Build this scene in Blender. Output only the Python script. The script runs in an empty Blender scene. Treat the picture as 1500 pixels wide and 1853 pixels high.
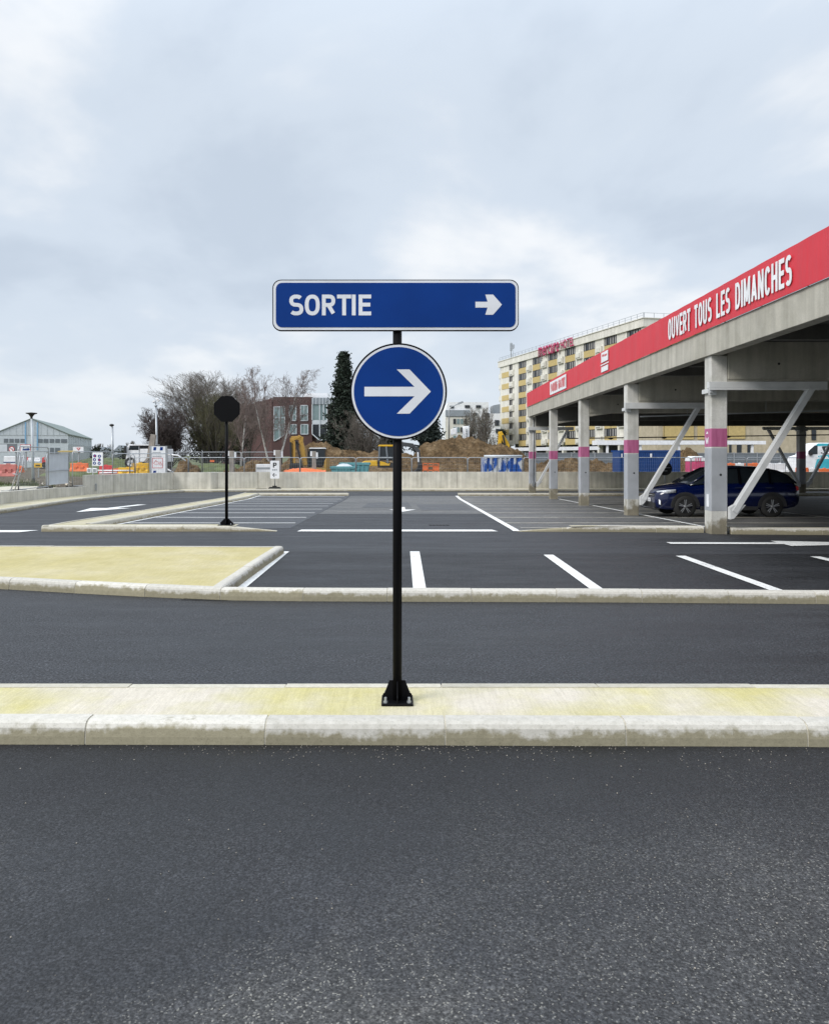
import bpy, bmesh, math, random
from mathutils import Vector, Matrix, noise as mnoise
R = math.radians
C = bpy.context.scene.collection
SC = bpy.context.scene
random.seed(7)
# ---------------------------------------------------------------- camera, light, exposure
F, U0, V0, H = 1500.0, 717.0, 824.0, 1.75      # focal (px of the photo), principal point, eye height (m)
cam_d = bpy.data.cameras.new('camera'); cam = bpy.data.objects.new('camera', cam_d); C.objects.link(cam)
cam.location = (0, 0, H); cam.rotation_euler = (R(90), 0, 0)
cam_d.sensor_fit = 'HORIZONTAL'; cam_d.sensor_width = 36; cam_d.lens = 36
cam_d.shift_x = (750 - U0) / 1500; cam_d.shift_y = -(926.5 - V0) / 1500
cam_d.clip_start = 0.05; cam_d.clip_end = 9000
SC.camera = cam
SUN_EL, SUN_AZ = 37.0, 236.0                    # degrees; azimuth clockwise from +Y
w = bpy.data.worlds.new('World'); SC.world = w; w.use_nodes = True
nt = w.node_tree; nt.nodes.clear()
N = nt.nodes.new; L = nt.links.new
def math_node(t, op, a, b=None, clamp=False):
    n = t.nodes.new('ShaderNodeMath'); n.operation = op; n.use_clamp = clamp
    for i, x in enumerate((a, b)):
        if x is None: continue
        if isinstance(x, (int, float)): n.inputs[i].default_value = x
        else: t.links.new(x, n.inputs[i])
    return n.outputs[0]
sky = N('ShaderNodeTexSky'); sky.sky_type = 'NISHITA'; sky.sun_disc = False
sky.sun_elevation = R(SUN_EL); sky.sun_rotation = R(SUN_AZ); sky.dust_density = 2.0
tc = N('ShaderNodeTexCoord'); sp = N('ShaderNodeSeparateXYZ'); L(tc.outputs['Generated'], sp.inputs[0])
zc = math_node(nt, 'MAXIMUM', sp.outputs[2], 0.0)
den = math_node(nt, 'ADD', zc, 0.26)
cx_ = math_node(nt, 'DIVIDE', sp.outputs[0], den); cy_ = math_node(nt, 'DIVIDE', sp.outputs[1], den)
cb = N('ShaderNodeCombineXYZ'); L(cx_, cb.inputs[0]); L(cy_, cb.inputs[1])
mp = N('ShaderNodeMapping'); mp.inputs['Location'].default_value = (13.01, 5.47, 0); mp.inputs['Scale'].default_value = (1.0, 0.8, 1); L(cb.outputs[0], mp.inputs[0])
n1 = N('ShaderNodeTexNoise'); n1.inputs['Scale'].default_value = 1.5; n1.inputs['Detail'].default_value = 7; n1.inputs['Roughness'].default_value = 0.5; n1.inputs['Distortion'].default_value = 0.25
L(mp.outputs[0], n1.inputs['Vector'])
r1 = N('ShaderNodeValToRGB'); L(n1.outputs['Fac'], r1.inputs[0])
r1.color_ramp.interpolation = 'EASE'
r1.color_ramp.elements[0].position = 0.37; r1.color_ramp.elements[0].color = (5.35, 6.1, 7.1, 1)
r1.color_ramp.elements[1].position = 0.65; r1.color_ramp.elements[1].color = (8.5, 8.75, 9.05, 1)
e = r1.color_ramp.elements.new(0.5); e.color = (6.2, 6.95, 7.9, 1)
# paler, hazier air towards the horizon, a brighter overcast zenith
hz = N('ShaderNodeMapRange'); hz.interpolation_type = 'SMOOTHSTEP'; L(zc, hz.inputs[0]); hz.inputs[1].default_value = 0.0; hz.inputs[2].default_value = 0.17; hz.inputs[3].default_value = 0.75; hz.inputs[4].default_value = 0.0
mh = N('ShaderNodeMixRGB'); L(hz.outputs[0], mh.inputs[0]); L(r1.outputs[0], mh.inputs[1]); mh.inputs[2].default_value = (7.1, 7.7, 8.35, 1)
zn = N('ShaderNodeMapRange'); zn.interpolation_type = 'SMOOTHSTEP'; L(zc, zn.inputs[0]); zn.inputs[1].default_value = 0.36; zn.inputs[2].default_value = 1.0; zn.inputs[3].default_value = 1.0; zn.inputs[4].default_value = 2.2
mz = N('ShaderNodeMixRGB'); mz.blend_type = 'MULTIPLY'; mz.inputs[0].default_value = 1; L(mh.outputs[0], mz.inputs[1]); L(zn.outputs[0], mz.inputs[2])
mx = N('ShaderNodeMixRGB'); mx.inputs[0].default_value = 0.94; L(sky.outputs[0], mx.inputs[1]); L(mz.outputs[0], mx.inputs[2])
bg = N('ShaderNodeBackground'); bg.inputs[1].default_value = 0.0735; L(mx.outputs[0], bg.inputs[0])
wo = N('ShaderNodeOutputWorld'); L(bg.outputs[0], wo.inputs[0])
sd = bpy.data.lights.new('sun', 'SUN'); sd.energy = 1.5; sd.angle = R(22); sd.color = (1, 0.96, 0.9)
so = bpy.data.objects.new('sun', sd); C.objects.link(so)
az = R(SUN_AZ); el = R(SUN_EL)
sdir = Vector((math.sin(az) * math.cos(el), math.cos(az) * math.cos(el), math.sin(el)))
so.rotation_euler = sdir.to_track_quat('Z', 'Y').to_euler(); so.location = sdir * 50
vs = SC.view_settings; vs.view_transform = 'Standard'; vs.look = 'None'; vs.exposure = 0.62; vs.gamma = 1.0; vs.use_curve_mapping = False
SC.render.engine = 'CYCLES'; SC.cycles.use_denoising = True; SC.cycles.max_bounces = 6

# ---------------------------------------------------------------- helpers
def GZ(y):                                        # the car park falls gently away from the camera
    return 0.0 if y < 19.5 else (-0.0185 * (y - 19.5) if y < 40 else -0.38)
def P(u, v, Y): return Vector(((u - U0) / F * Y, Y, H - (v - V0) / F * Y))
def X(u, Y): return (u - U0) / F * Y
def G(u, v, dz=0.0):                              # where the sight line of a photo pixel meets the sloping tarmac (+dz)
    lo, hi = 0.5, 400.0
    for _ in range(60):
        m = (lo + hi) / 2
        if H - (v - V0) / F * m > GZ(m) + dz: lo = m
        else: hi = m
    return Vector((X(u, lo), lo, GZ(lo) + dz))
def tag(o, label=None, cat=None, group=None, kind=None):
    for k, x in (('label', label), ('category', cat), ('group', group), ('kind', kind)):
        if x: o[k] = x
    return o
def thing(name, label, cat, loc=(0, 0, 0), rz=0.0, group=None):
    o = bpy.data.objects.new(name, None); C.objects.link(o); o.empty_display_size = 0.2
    o.location = loc; o.rotation_euler = (0, 0, rz)
    return tag(o, label, cat, group)
def kids(o): return [c for c in list(o.children)]
def copy_tree(o, parent=None):
    c = o.copy(); C.objects.link(c); c.parent = parent
    for ch in kids(o): copy_tree(ch, c)
    return c
class MB:
    def __init__(s): s.v = []; s.f = []; s.m = []; s.sm = []
    def add(s, vs, fs, mi=0, smooth=False, mtx=None):
        b = len(s.v)
        s.v += [tuple(mtx @ Vector(p)) if mtx else tuple(p) for p in vs]
        for f in fs: s.f.append([i + b for i in f]); s.m.append(mi); s.sm.append(smooth)
        return s
    def box(s, x0, x1, y0, y1, z0, z1, mi=0, mtx=None):
        v = [(x0,y0,z0),(x1,y0,z0),(x1,y1,z0),(x0,y1,z0),(x0,y0,z1),(x1,y0,z1),(x1,y1,z1),(x0,y1,z1)]
        return s.add(v, [(0,3,2,1),(4,5,6,7),(0,1,5,4),(1,2,6,5),(2,3,7,6),(3,0,4,7)], mi, False, mtx)
    def bar(s, p, q, w, h, mi=0, up=(0, 0, 1)):
        p, q = Vector(p), Vector(q); d = (q - p).normalized(); u = Vector(up)
        if abs(d.dot(u)) > 0.98: u = Vector((0, 1, 0))
        a = d.cross(u).normalized() * w / 2; b = a.cross(d).normalized() * h / 2
        v = [p-a-b, p+a-b, p+a+b, p-a+b, q-a-b, q+a-b, q+a+b, q-a+b]
        return s.add(v, [(0,1,2,3),(7,6,5,4),(0,4,5,1),(1,5,6,2),(2,6,7,3),(3,7,4,0)], mi)
    def tube(s, pts, rs, n=8, mi=0, cap=True, smooth=True):
        pts = [Vector(p) for p in pts]
        if isinstance(rs, (int, float)): rs = [rs] * len(pts)
        b = len(s.v); a = None
        for i, p in enumerate(pts):
            d = (pts[min(i+1, len(pts)-1)] - pts[max(i-1, 0)]).normalized()
            if a is None:
                u = Vector((0, 0, 1)) if abs(d.z) < 0.9 else Vector((1, 0, 0)); a = d.cross(u).normalized()
            else: a = (a - d * a.dot(d)).normalized()
            c = d.cross(a)
            for k in range(n):
                t = 2 * math.pi * k / n
                s.v.append(tuple(p + (a * math.cos(t) + c * math.sin(t)) * rs[i]))
        for i in range(len(pts) - 1):
            for k in range(n):
                k2 = (k + 1) % n
                s.f.append([b+i*n+k, b+i*n+k2, b+(i+1)*n+k2, b+(i+1)*n+k]); s.m.append(mi); s.sm.append(smooth)
        if cap:
            s.f.append([b+k for k in reversed(range(n))]); s.m.append(mi); s.sm.append(False)
            e = b + (len(pts)-1)*n; s.f.append([e+k for k in range(n)]); s.m.append(mi); s.sm.append(False)
        return s
    def prism(s, poly, a, b, axis='y', mi=0, mtx=None):       # 2D outline extruded: axis y -> outline in xz; z -> outline in xy; x -> outline in yz
        n = len(poly)
        def pt(p, t): return (p[0], t, p[1]) if axis == 'y' else ((p[0], p[1], t) if axis == 'z' else (t, p[0], p[1]))
        v = [pt(p, a) for p in poly] + [pt(p, b) for p in poly]
        fs = [tuple(range(n)), tuple(range(2*n-1, n-1, -1))] + [(i, i+n, (i+1) % n + n, (i+1) % n) for i in range(n)]
        return s.add(v, fs, mi, False, mtx)
    def lathe(s, prof, n=24, mi=0, axis='z', c=(0, 0, 0), smooth=True):
        b = len(s.v); c = Vector(c)
        for r, z in prof:
            for k in range(n):
                t = 2*math.pi*k/n; x, y = r*math.cos(t), r*math.sin(t)
                s.v.append(tuple(c + (Vector((x, y, z)) if axis == 'z' else (Vector((x, z, y)) if axis == 'y' else Vector((z, x, y))))))
        for i in range(len(prof)-1):
            for k in range(n):
                k2 = (k+1) % n; s.f.append([b+i*n+k, b+i*n+k2, b+(i+1)*n+k2, b+(i+1)*n+k]); s.m.append(mi); s.sm.append(smooth)
        return s
    def disc(s, c, r, y0, y1, n=48, mi=0):                   # flat disc facing -y
        return s.prism([(c[0]+r*math.cos(2*math.pi*k/n), c[1]+r*math.sin(2*math.pi*k/n)) for k in range(n)], y0, y1, 'y', mi)
    def build(s, name, mats, parent=None, bevel=0, fix=True, shade=None):
        me = bpy.data.meshes.new(name); me.from_pydata(s.v, [], s.f)
        if not isinstance(mats, (list, tuple)): mats = [mats]
        for m in mats: me.materials.append(m)
        me.polygons.foreach_set('material_index', s.m); me.polygons.foreach_set('use_smooth', s.sm)
        if fix:
            bm = bmesh.new(); bm.from_mesh(me); bmesh.ops.recalc_face_normals(bm, faces=bm.faces); bm.to_mesh(me); bm.free()
        me.update()
        o = bpy.data.objects.new(name, me); C.objects.link(o); o.parent = parent
        if bevel:
            md = o.modifiers.new('bevel', 'BEVEL'); md.width = bevel; md.segments = 2; md.limit_method = 'ANGLE'; md.angle_limit = R(35)
        return o
def clip_y(poly, y0, y1):
    def half(pl, yy, keep):
        out = []
        for i in range(len(pl)):
            a, b = pl[i], pl[(i+1) % len(pl)]
            ia, ib = keep(a[1], yy), keep(b[1], yy)
            if ia: out.append(a)
            if ia != ib:
                t = (yy - a[1]) / (b[1] - a[1]); out.append((a[0] + (b[0]-a[0])*t, yy))
        return out
    p = half(list(poly), y0, lambda y, c: y >= c)
    return half(p, y1, lambda y, c: y <= c) if p else p
def sheet(mb, poly, dz):                           # flat piece laid on the sloping tarmac
    for a, b in ((-500, 19.5), (19.5, 40), (40, 900)):
        p = clip_y(poly, a, b)
        if len(p) >= 3: mb.add([(x, y, GZ(y) + dz) for x, y in p], [tuple(range(len(p)))])
    return mb
def up_normals(o):
    bm = bmesh.new(); bm.from_mesh(o.data)
    for f in bm.faces:
        if f.normal.z < 0: f.normal_flip()
    bm.to_mesh(o.data); bm.free(); return o
def lay(name, poly, dz, mat, parent=None): return up_normals(sheet(MB(), poly, dz).build(name, mat, parent, fix=False))
# ---------------------------------------------------------------- materials
def mat(name, col, rough=0.6, var=0.12, scale=4.0, bump=0.0, metal=0.0, spec=0.5, coat=0.0, detail=4, stretch=None, bscale=None, col2=None, emit=None):
    m = bpy.data.materials.new(name); m.use_nodes = True; t = m.node_tree; b = t.nodes['Principled BSDF']
    b.inputs['Roughness'].default_value = rough; b.inputs['Metallic'].default_value = metal
    b.inputs['Specular IOR Level'].default_value = spec; b.inputs['Coat Weight'].default_value = coat
    co = t.nodes.new('ShaderNodeTexCoord'); vec = co.outputs['Object']
    if stretch:
        mpn = t.nodes.new('ShaderNodeMapping'); mpn.inputs['Scale'].default_value = stretch; t.links.new(vec, mpn.inputs[0]); vec = mpn.outputs[0]
    nz = t.nodes.new('ShaderNodeTexNoise'); nz.inputs['Scale'].default_value = scale; nz.inputs['Detail'].default_value = detail; t.links.new(vec, nz.inputs['Vector'])
    mxn = t.nodes.new('ShaderNodeMixRGB')
    rr = t.nodes.new('ShaderNodeMapRange'); rr.inputs[1].default_value = 0.3; rr.inputs[2].default_value = 0.7; t.links.new(nz.outputs['Fac'], rr.inputs[0])
    t.links.new(rr.outputs[0], mxn.inputs[0])
    lo = tuple(c*(1-var) for c in col); hi = tuple(min(1, c*(1+var)) for c in col) if col2 is None else col2
    mxn.inputs[1].default_value = (*lo, 1); mxn.inputs[2].default_value = (*hi, 1)
    t.links.new(mxn.outputs[0], b.inputs['Base Color'])
    if bump:
        nb = t.nodes.new('ShaderNodeTexNoise'); nb.inputs['Scale'].default_value = bscale or scale*6; nb.inputs['Detail'].default_value = 5; t.links.new(vec, nb.inputs['Vector'])
        bp = t.nodes.new('ShaderNodeBump'); bp.inputs['Strength'].default_value = bump; bp.inputs['Distance'].default_value = 0.02
        t.links.new(nb.outputs['Fac'], bp.inputs['Height']); t.links.new(bp.outputs[0], b.inputs['Normal'])
    if emit: b.inputs['Emission Color'].default_value = (*emit, 1); b.inputs['Emission Strength'].default_value = 1
    return m
def nodes(m): return m.node_tree, m.node_tree.nodes['Principled BSDF']
def noise_n(t, vec, scale, detail=4, rough=0.5):
    n = t.nodes.new('ShaderNodeTexNoise'); n.inputs['Scale'].default_value = scale; n.inputs['Detail'].default_value = detail; n.inputs['Roughness'].default_value = rough
    t.links.new(vec, n.inputs['Vector']); return n.outputs['Fac']
def ramp_n(t, fac, stops):
    n = t.nodes.new('ShaderNodeValToRGB'); t.links.new(fac, n.inputs[0]); el = n.color_ramp.elements
    el[0].position, el[0].color = stops[0][0], (*stops[0][1], 1); el[1].position, el[1].color = stops[-1][0], (*stops[-1][1], 1)
    for p, c in stops[1:-1]: x = el.new(p); x.color = (*c, 1)
    return n.outputs[0]
def mix_n(t, fac, a, b, mode='MIX'):
    n = t.nodes.new('ShaderNodeMixRGB'); n.blend_type = mode
    for i, x in ((0, fac), (1, a), (2, b)):
        if isinstance(x, (int, float)): n.inputs[i].default_value = x
        elif isinstance(x, tuple): n.inputs[i].default_value = (*x, 1)
        else: t.links.new(x, n.inputs[i])
    return n.outputs[0]
def bump_n(t, b, height, strength, dist, prev=None):
    n = t.nodes.new('ShaderNodeBump'); n.inputs['Strength'].default_value = strength; n.inputs['Distance'].default_value = dist
    t.links.new(height, n.inputs['Height'])
    if prev is not None: t.links.new(prev, n.inputs['Normal'])
    t.links.new(n.outputs[0], b.inputs['Normal']); return n.outputs[0]
def asphalt(name, base, grain=95.0, amt=1.0, spec=0.4, rough=0.62, patch=0.35, fleck=0.5, stretch=(1, 1, 1), worn=(), damp_shade=None, flk=0.90):
    m = bpy.data.materials.new(name); m.use_nodes = True; t, b = nodes(m)
    g = t.nodes.new('ShaderNodeNewGeometry').outputs['Position']
    mpn = t.nodes.new('ShaderNodeMapping'); mpn.inputs['Scale'].default_value = stretch; t.links.new(g, mpn.inputs[0])
    big = noise_n(t, mpn.outputs[0], 0.55, 5, 0.6); mid = noise_n(t, mpn.outputs[0], 4.0, 5, 0.6); fine = noise_n(t, g, grain, 3, 0.6)
    vo = t.nodes.new('ShaderNodeTexVoronoi'); vo.inputs['Scale'].default_value = grain*0.9; t.links.new(g, vo.inputs['Vector'])
    vr = t.nodes.new('ShaderNodeSeparateColor'); t.links.new(vo.outputs['Color'], vr.inputs[0])
    vf = t.nodes.new('ShaderNodeTexVoronoi'); vf.inputs['Scale'].default_value = grain*1.7; t.links.new(g, vf.inputs['Vector'])
    vfs = t.nodes.new('ShaderNodeSeparateColor'); t.links.new(vf.outputs['Color'], vfs.inputs[0])
    dark = tuple(c*(1-0.55*amt) for c in base); lite = tuple(c*(1+0.75*amt) for c in base)
    c1 = ramp_n(t, fine, [(0.36, dark), (0.52, base), (0.68, lite)])
    st = ramp_n(t, vr.outputs[0], [(0.0, (0.62,)*3), (0.6, (1.0,)*3), (1.0, (1.45,)*3)])
    c2 = mix_n(t, 0.8*min(1, amt), c1, st, 'MULTIPLY')
    pt = ramp_n(t, big, [(0.3, (1-patch,)*3), (0.7, (1+patch,)*3)]); c3 = mix_n(t, 1.0, c2, pt, 'MULTIPLY')
    pm = ramp_n(t, mid, [(0.3, (0.85,)*3), (0.7, (1.15,)*3)]); c4 = mix_n(t, 1.0, c3, pm, 'MULTIPLY')
    md2 = noise_n(t, mpn.outputs[0], 1.5, 6, 0.65); c4 = mix_n(t, 1.0, c4, ramp_n(t, md2, [(0.3, (0.62, 0.63, 0.66)), (0.7, (1.30, 1.28, 1.24))]), 'MULTIPLY')
    # pale flecks of bared stone, thicker where the binder has worn
    wear = ramp_n(t, noise_n(t, g, 0.7, 4, 0.6), [(0.56, (0,)*3), (0.80, (0.8,)*3)])
    for (wx, wy, wr, wk) in worn:                 # tyre-worn places where the pale stone shows
        vd = t.nodes.new('ShaderNodeVectorMath'); vd.operation = 'DISTANCE'; t.links.new(g, vd.inputs[0]); vd.inputs[1].default_value = (wx, wy, 0)
        wob = math_node(t, 'ADD', vd.outputs['Value'], math_node(t, 'MULTIPLY', math_node(t, 'SUBTRACT', mid, 0.5), 0.9))
        mr = t.nodes.new('ShaderNodeMapRange'); mr.interpolation_type = 'SMOOTHSTEP'; mr.inputs[1].default_value = 0.0; mr.inputs[2].default_value = wr; mr.inputs[3].default_value = wk; mr.inputs[4].default_value = 0.0; t.links.new(wob, mr.inputs[0])
        c4 = mix_n(t, mr.outputs[0], c4, mix_n(t, 1.0, c4, (2.3, 2.2, 1.95), 'MULTIPLY')); wear = math_node(t, 'ADD', wear, math_node(t, 'MULTIPLY', mr.outputs[0], 2.0), True)
    if damp_shade:                                       # dark strip along the kerb foot: damp, plus contact shade painted in
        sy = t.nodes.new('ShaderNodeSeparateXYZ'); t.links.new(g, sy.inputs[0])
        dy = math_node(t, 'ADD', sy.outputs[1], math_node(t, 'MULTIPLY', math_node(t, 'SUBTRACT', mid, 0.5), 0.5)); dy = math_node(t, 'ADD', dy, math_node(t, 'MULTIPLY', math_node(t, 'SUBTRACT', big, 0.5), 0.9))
        dm = t.nodes.new('ShaderNodeMapRange'); dm.interpolation_type = 'SMOOTHSTEP'; dm.inputs[1].default_value = damp_shade[0]; dm.inputs[2].default_value = damp_shade[1]; dm.inputs[3].default_value = 0.0; dm.inputs[4].default_value = damp_shade[2]; t.links.new(dy, dm.inputs[0])
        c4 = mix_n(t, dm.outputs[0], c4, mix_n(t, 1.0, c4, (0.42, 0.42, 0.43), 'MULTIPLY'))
    fl = ramp_n(t, vfs.outputs[1], [(flk, (0,)*3), (flk+0.05, (1,)*3)])
    fm = math_node(t, 'MULTIPLY', fl, wear); fm = math_node(t, 'MULTIPLY', fm, fleck)
    c5 = mix_n(t, fm, c4, (0.30, 0.29, 0.26))
    t.links.new(c5, b.inputs['Base Color']); b.inputs['Specular IOR Level'].default_value = spec
    rg = t.nodes.new('ShaderNodeMapRange'); rg.inputs[1].default_value = 0.32; rg.inputs[2].default_value = 0.62; rg.inputs[3].default_value = rough-0.22; rg.inputs[4].default_value = rough+0.14; t.links.new(math_node(t, 'ADD', math_node(t, 'MULTIPLY', md2, 0.6), math_node(t, 'MULTIPLY', big, 0.4)), rg.inputs[0]); t.links.new(rg.outputs[0], b.inputs['Roughness'])
    hsum = math_node(t, 'ADD', math_node(t, 'MULTIPLY', vo.outputs['Distance'], -0.8), fine)
    bump_n(t, b, hsum, 0.55*amt, 0.006)
    return m
M = {}
M['asphalt_near'] = asphalt('asphalt_near', (0.031, 0.0325, 0.0365), 100, 1.1, patch=0.34, fleck=0.8, worn=((-.30, 2.30, .95, .8), (1.1, 2.6, 1.9, .42), (1.9, 3.5, 1.2, .22)), damp_shade=(3.25, 4.75, 1.0), flk=0.93)
M['asphalt'] = asphalt('asphalt', (0.032, 0.034, 0.039), 58, 1.5, patch=0.32, fleck=0.25, stretch=(0.28, 1, 1))
M['asphalt_stall'] = asphalt('asphalt_stall', (0.019, 0.020, 0.023), 45, 1.4, patch=0.35, fleck=0.25, stretch=(0.4, 1, 1))
M['asphalt_old'] = asphalt('asphalt_old', (0.118, 0.118, 0.116), 30, 0.8, patch=0.35, fleck=0.4, stretch=(0.3, 1, 1))
M['asphalt_patch'] = asphalt('asphalt_patch', (0.085, 0.088, 0.094), 30, 0.7, patch=0.25, fleck=0.2)
M['asphalt_mid'] = asphalt('asphalt_mid', (0.066, 0.070, 0.078), 34, 0.9, patch=0.30, fleck=0.2, stretch=(0.3, 1, 1))
M['fadedred'] = mat('faded_red_plastic', (0.50, 0.17, 0.15), .7, .2, 2)
M['paint'] = mat('road_paint', (0.80, 0.80, 0.78), 0.6, 0.10, 14, 0.25, bscale=120)
def chipped(m, lo, hi):                            # scuffed paint: the tarmac shows through in small chips
    t, b = nodes(m); g = t.nodes.new('ShaderNodeNewGeometry').outputs['Position']; src = b.inputs['Base Color'].links[0].from_socket
    ch = math_node(t, 'ADD', math_node(t, 'MULTIPLY', noise_n(t, g, 38, 4, 0.7), 0.6), math_node(t, 'MULTIPLY', noise_n(t, g, 2.5, 4, 0.6), 0.4))
    t.links.new(mix_n(t, ramp_n(t, ch, [(lo, (1,)*3), (hi, (0,)*3)]), src, (0.07, 0.072, 0.078)), b.inputs['Base Color'])
chipped(M['paint'], 0.36, 0.43)
M['paint_worn'] = mat('worn_road_paint', (0.56, 0.53, 0.46), 0.7, 0.30, 3.0, 0.25, bscale=80)
def concrete(name, col, streak=0.25, rough=0.85, sz=9.0, blot=0.18):
    m = bpy.data.materials.new(name); m.use_nodes = True; t, b = nodes(m)
    g = t.nodes.new('ShaderNodeNewGeometry').outputs['Position']
    mpn = t.nodes.new('ShaderNodeMapping'); mpn.inputs['Scale'].default_value = (1, 1, 0.06); t.links.new(g, mpn.inputs[0])
    s = noise_n(t, mpn.outputs[0], sz, 4, 0.6); bl = noise_n(t, g, 1.6, 6, 0.6); fi = noise_n(t, g, 45, 3)
    c = mix_n(t, 1.0, tuple(col), ramp_n(t, s, [(0.3, (1-streak,)*3), (0.65, (1+streak*0.35,)*3)]), 'MULTIPLY')
    c = mix_n(t, 1.0, c, ramp_n(t, bl, [(0.3, (1-blot, 1-blot, 1-blot*1.15)), (0.7, (1+blot*0.6,)*3)]), 'MULTIPLY')
    c = mix_n(t, 1.0, c, ramp_n(t, fi, [(0.3, (0.92,)*3), (0.7, (1.06,)*3)]), 'MULTIPLY')
    t.links.new(c, b.inputs['Base Color']); b.inputs['Roughness'].default_value = rough; b.inputs['Specular IOR Level'].default_value = 0.25
    bump_n(t, b, bl, 0.25, 0.01, bump_n(t, b, fi, 0.25, 0.004)); return m
M['wall_concrete'] = concrete('wall_concrete', (0.60, 0.58, 0.525), 0.26, sz=5)
M['deck_concrete'] = concrete('deck_concrete', (0.46, 0.44, 0.385), 0.22, sz=4)
M['column_concrete'] = concrete('column_concrete', (0.62, 0.61, 0.58), 0.16, sz=7, blot=0.25)
def base_stain(m):                                  # damp, grimy foot of the columns, with a ragged upper edge
    t, b = nodes(m); src = b.inputs['Base Color'].links[0].from_socket; g = t.nodes.new('ShaderNodeNewGeometry').outputs['Position']
    s = t.nodes.new('ShaderNodeSeparateXYZ'); t.links.new(g, s.inputs[0])
    h = math_node(t, 'ADD', s.outputs[2], math_node(t, 'MULTIPLY', math_node(t, 'SUBTRACT', noise_n(t, g, 3.5, 5, 0.6), 0.5), 1.3))
    t.links.new(mix_n(t, ramp_n(t, h, [(0.10, (1,)*3), (0.34, (0,)*3)]), src, mix_n(t, 1.0, src, (0.42, 0.385, 0.31), 'MULTIPLY')), b.inputs['Base Color'])
base_stain(M['column_concrete'])
M['hotel_white'] = concrete('hotel_white', (0.70, 0.68, 0.62), 0.18, sz=1.2, blot=0.1)
M['render_beige'] = concrete('render_beige', (0.48, 0.42, 0.31), 0.15, sz=1)
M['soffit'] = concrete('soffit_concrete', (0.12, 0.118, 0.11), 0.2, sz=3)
def kerbmat(name, dry, damp_shade, lvl, soft=0.07):
    m = bpy.data.materials.new(name); m.use_nodes = True; t, b = nodes(m)
    tcn = t.nodes.new('ShaderNodeTexCoord'); ob = tcn.outputs['Object']
    geo = t.nodes.new('ShaderNodeNewGeometry').outputs['Position']
    s = t.nodes.new('ShaderNodeSeparateXYZ'); t.links.new(ob, s.inputs[0])
    oi = t.nodes.new('ShaderNodeObjectInfo').outputs['Random']
    n2 = noise_n(t, geo, 4.5, 6, 0.62); n3 = noise_n(t, geo, 24, 4, 0.6); n4 = noise_n(t, geo, 90, 2)
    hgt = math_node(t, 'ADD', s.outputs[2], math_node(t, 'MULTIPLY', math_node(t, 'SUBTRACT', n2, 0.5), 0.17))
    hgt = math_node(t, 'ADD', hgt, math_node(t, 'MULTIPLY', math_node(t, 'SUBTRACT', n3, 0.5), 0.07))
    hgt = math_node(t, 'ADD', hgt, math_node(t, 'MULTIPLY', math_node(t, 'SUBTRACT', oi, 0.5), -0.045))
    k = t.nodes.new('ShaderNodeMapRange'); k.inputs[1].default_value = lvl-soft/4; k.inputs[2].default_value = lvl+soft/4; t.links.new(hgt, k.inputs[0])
    c = mix_n(t, k.outputs[0], damp_shade, dry)
    c = mix_n(t, 1.0, c, ramp_n(t, n3, [(0.3, (0.86, 0.86, 0.84)), (0.7, (1.07,)*3)]), 'MULTIPLY')
    c = mix_n(t, 1.0, c, ramp_n(t, n4, [(0.25, (0.8,)*3), (0.45, (1,)*3)]), 'MULTIPLY')
    tint = t.nodes.new('ShaderNodeMapRange'); tint.inputs[3].default_value = 0.88; tint.inputs[4].default_value = 1.06; t.links.new(oi, tint.inputs[0])
    c = mix_n(t, 1.0, c, tint.outputs[0], 'MULTIPLY')
    t.links.new(c, b.inputs['Base Color']); b.inputs['Roughness'].default_value = 0.85; b.inputs['Specular IOR Level'].default_value = 0.2
    bump_n(t, b, n3, 0.3, 0.004, bump_n(t, b, n4, 0.4, 0.003)); return m
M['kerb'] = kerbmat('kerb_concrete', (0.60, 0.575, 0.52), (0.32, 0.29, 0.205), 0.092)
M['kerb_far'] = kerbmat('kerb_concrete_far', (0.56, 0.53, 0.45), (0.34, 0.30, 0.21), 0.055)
M['mortar'] = mat('mortar', (0.55, 0.51, 0.42), 0.9, 0.2, 20, 0.3)
PAVX = 12.7
def paving(name, base, bare, yel, lines=True):
    m = bpy.data.materials.new(name); m.use_nodes = True; t, b = nodes(m)
    g = t.nodes.new('ShaderNodeNewGeometry').outputs['Position']
    m1 = t.nodes.new('ShaderNodeMapping'); m1.inputs['Scale'].default_value = (1, 0.06, 1); m1.inputs['Rotation'].default_value = (0, 0, R(-12)); t.links.new(g, m1.inputs[0])
    br = noise_n(t, m1.outputs[0], 55, 3, 0.7); brb = noise_n(t, g, 3.2, 5, 0.65)
    m2 = t.nodes.new('ShaderNodeMapping'); m2.inputs['Scale'].default_value = (1, 0.8, 1); m2.inputs['Location'].default_value = (PAVX, 0, 0); t.links.new(g, m2.inputs[0])
    bl = noise_n(t, m2.outputs[0], 0.95, 5, 0.6); fi = noise_n(t, g, 120, 3)
    c = ramp_n(t, bl, [(0.38, bare), (0.47, base), (0.64, yel)])
    c = mix_n(t, 1.0, c, ramp_n(t, br, [(0.3, (0.90, 0.895, 0.87)), (0.72, (1.08, 1.08, 1.08))]), 'MULTIPLY')
    c = mix_n(t, 1.0, c, ramp_n(t, brb, [(0.3, (0.92,)*3), (0.7, (1.06,)*3)]), 'MULTIPLY')
    c = mix_n(t, 1.0, c, ramp_n(t, fi, [(0.25, (0.82,)*3), (0.6, (1.05,)*3)]), 'MULTIPLY')
    t.links.new(c, b.inputs['Base Color']); b.inputs['Roughness'].default_value = 0.9; b.inputs['Specular IOR Level'].default_value = 0.2
    bump_n(t, b, br, 0.35, 0.004); return m
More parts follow.
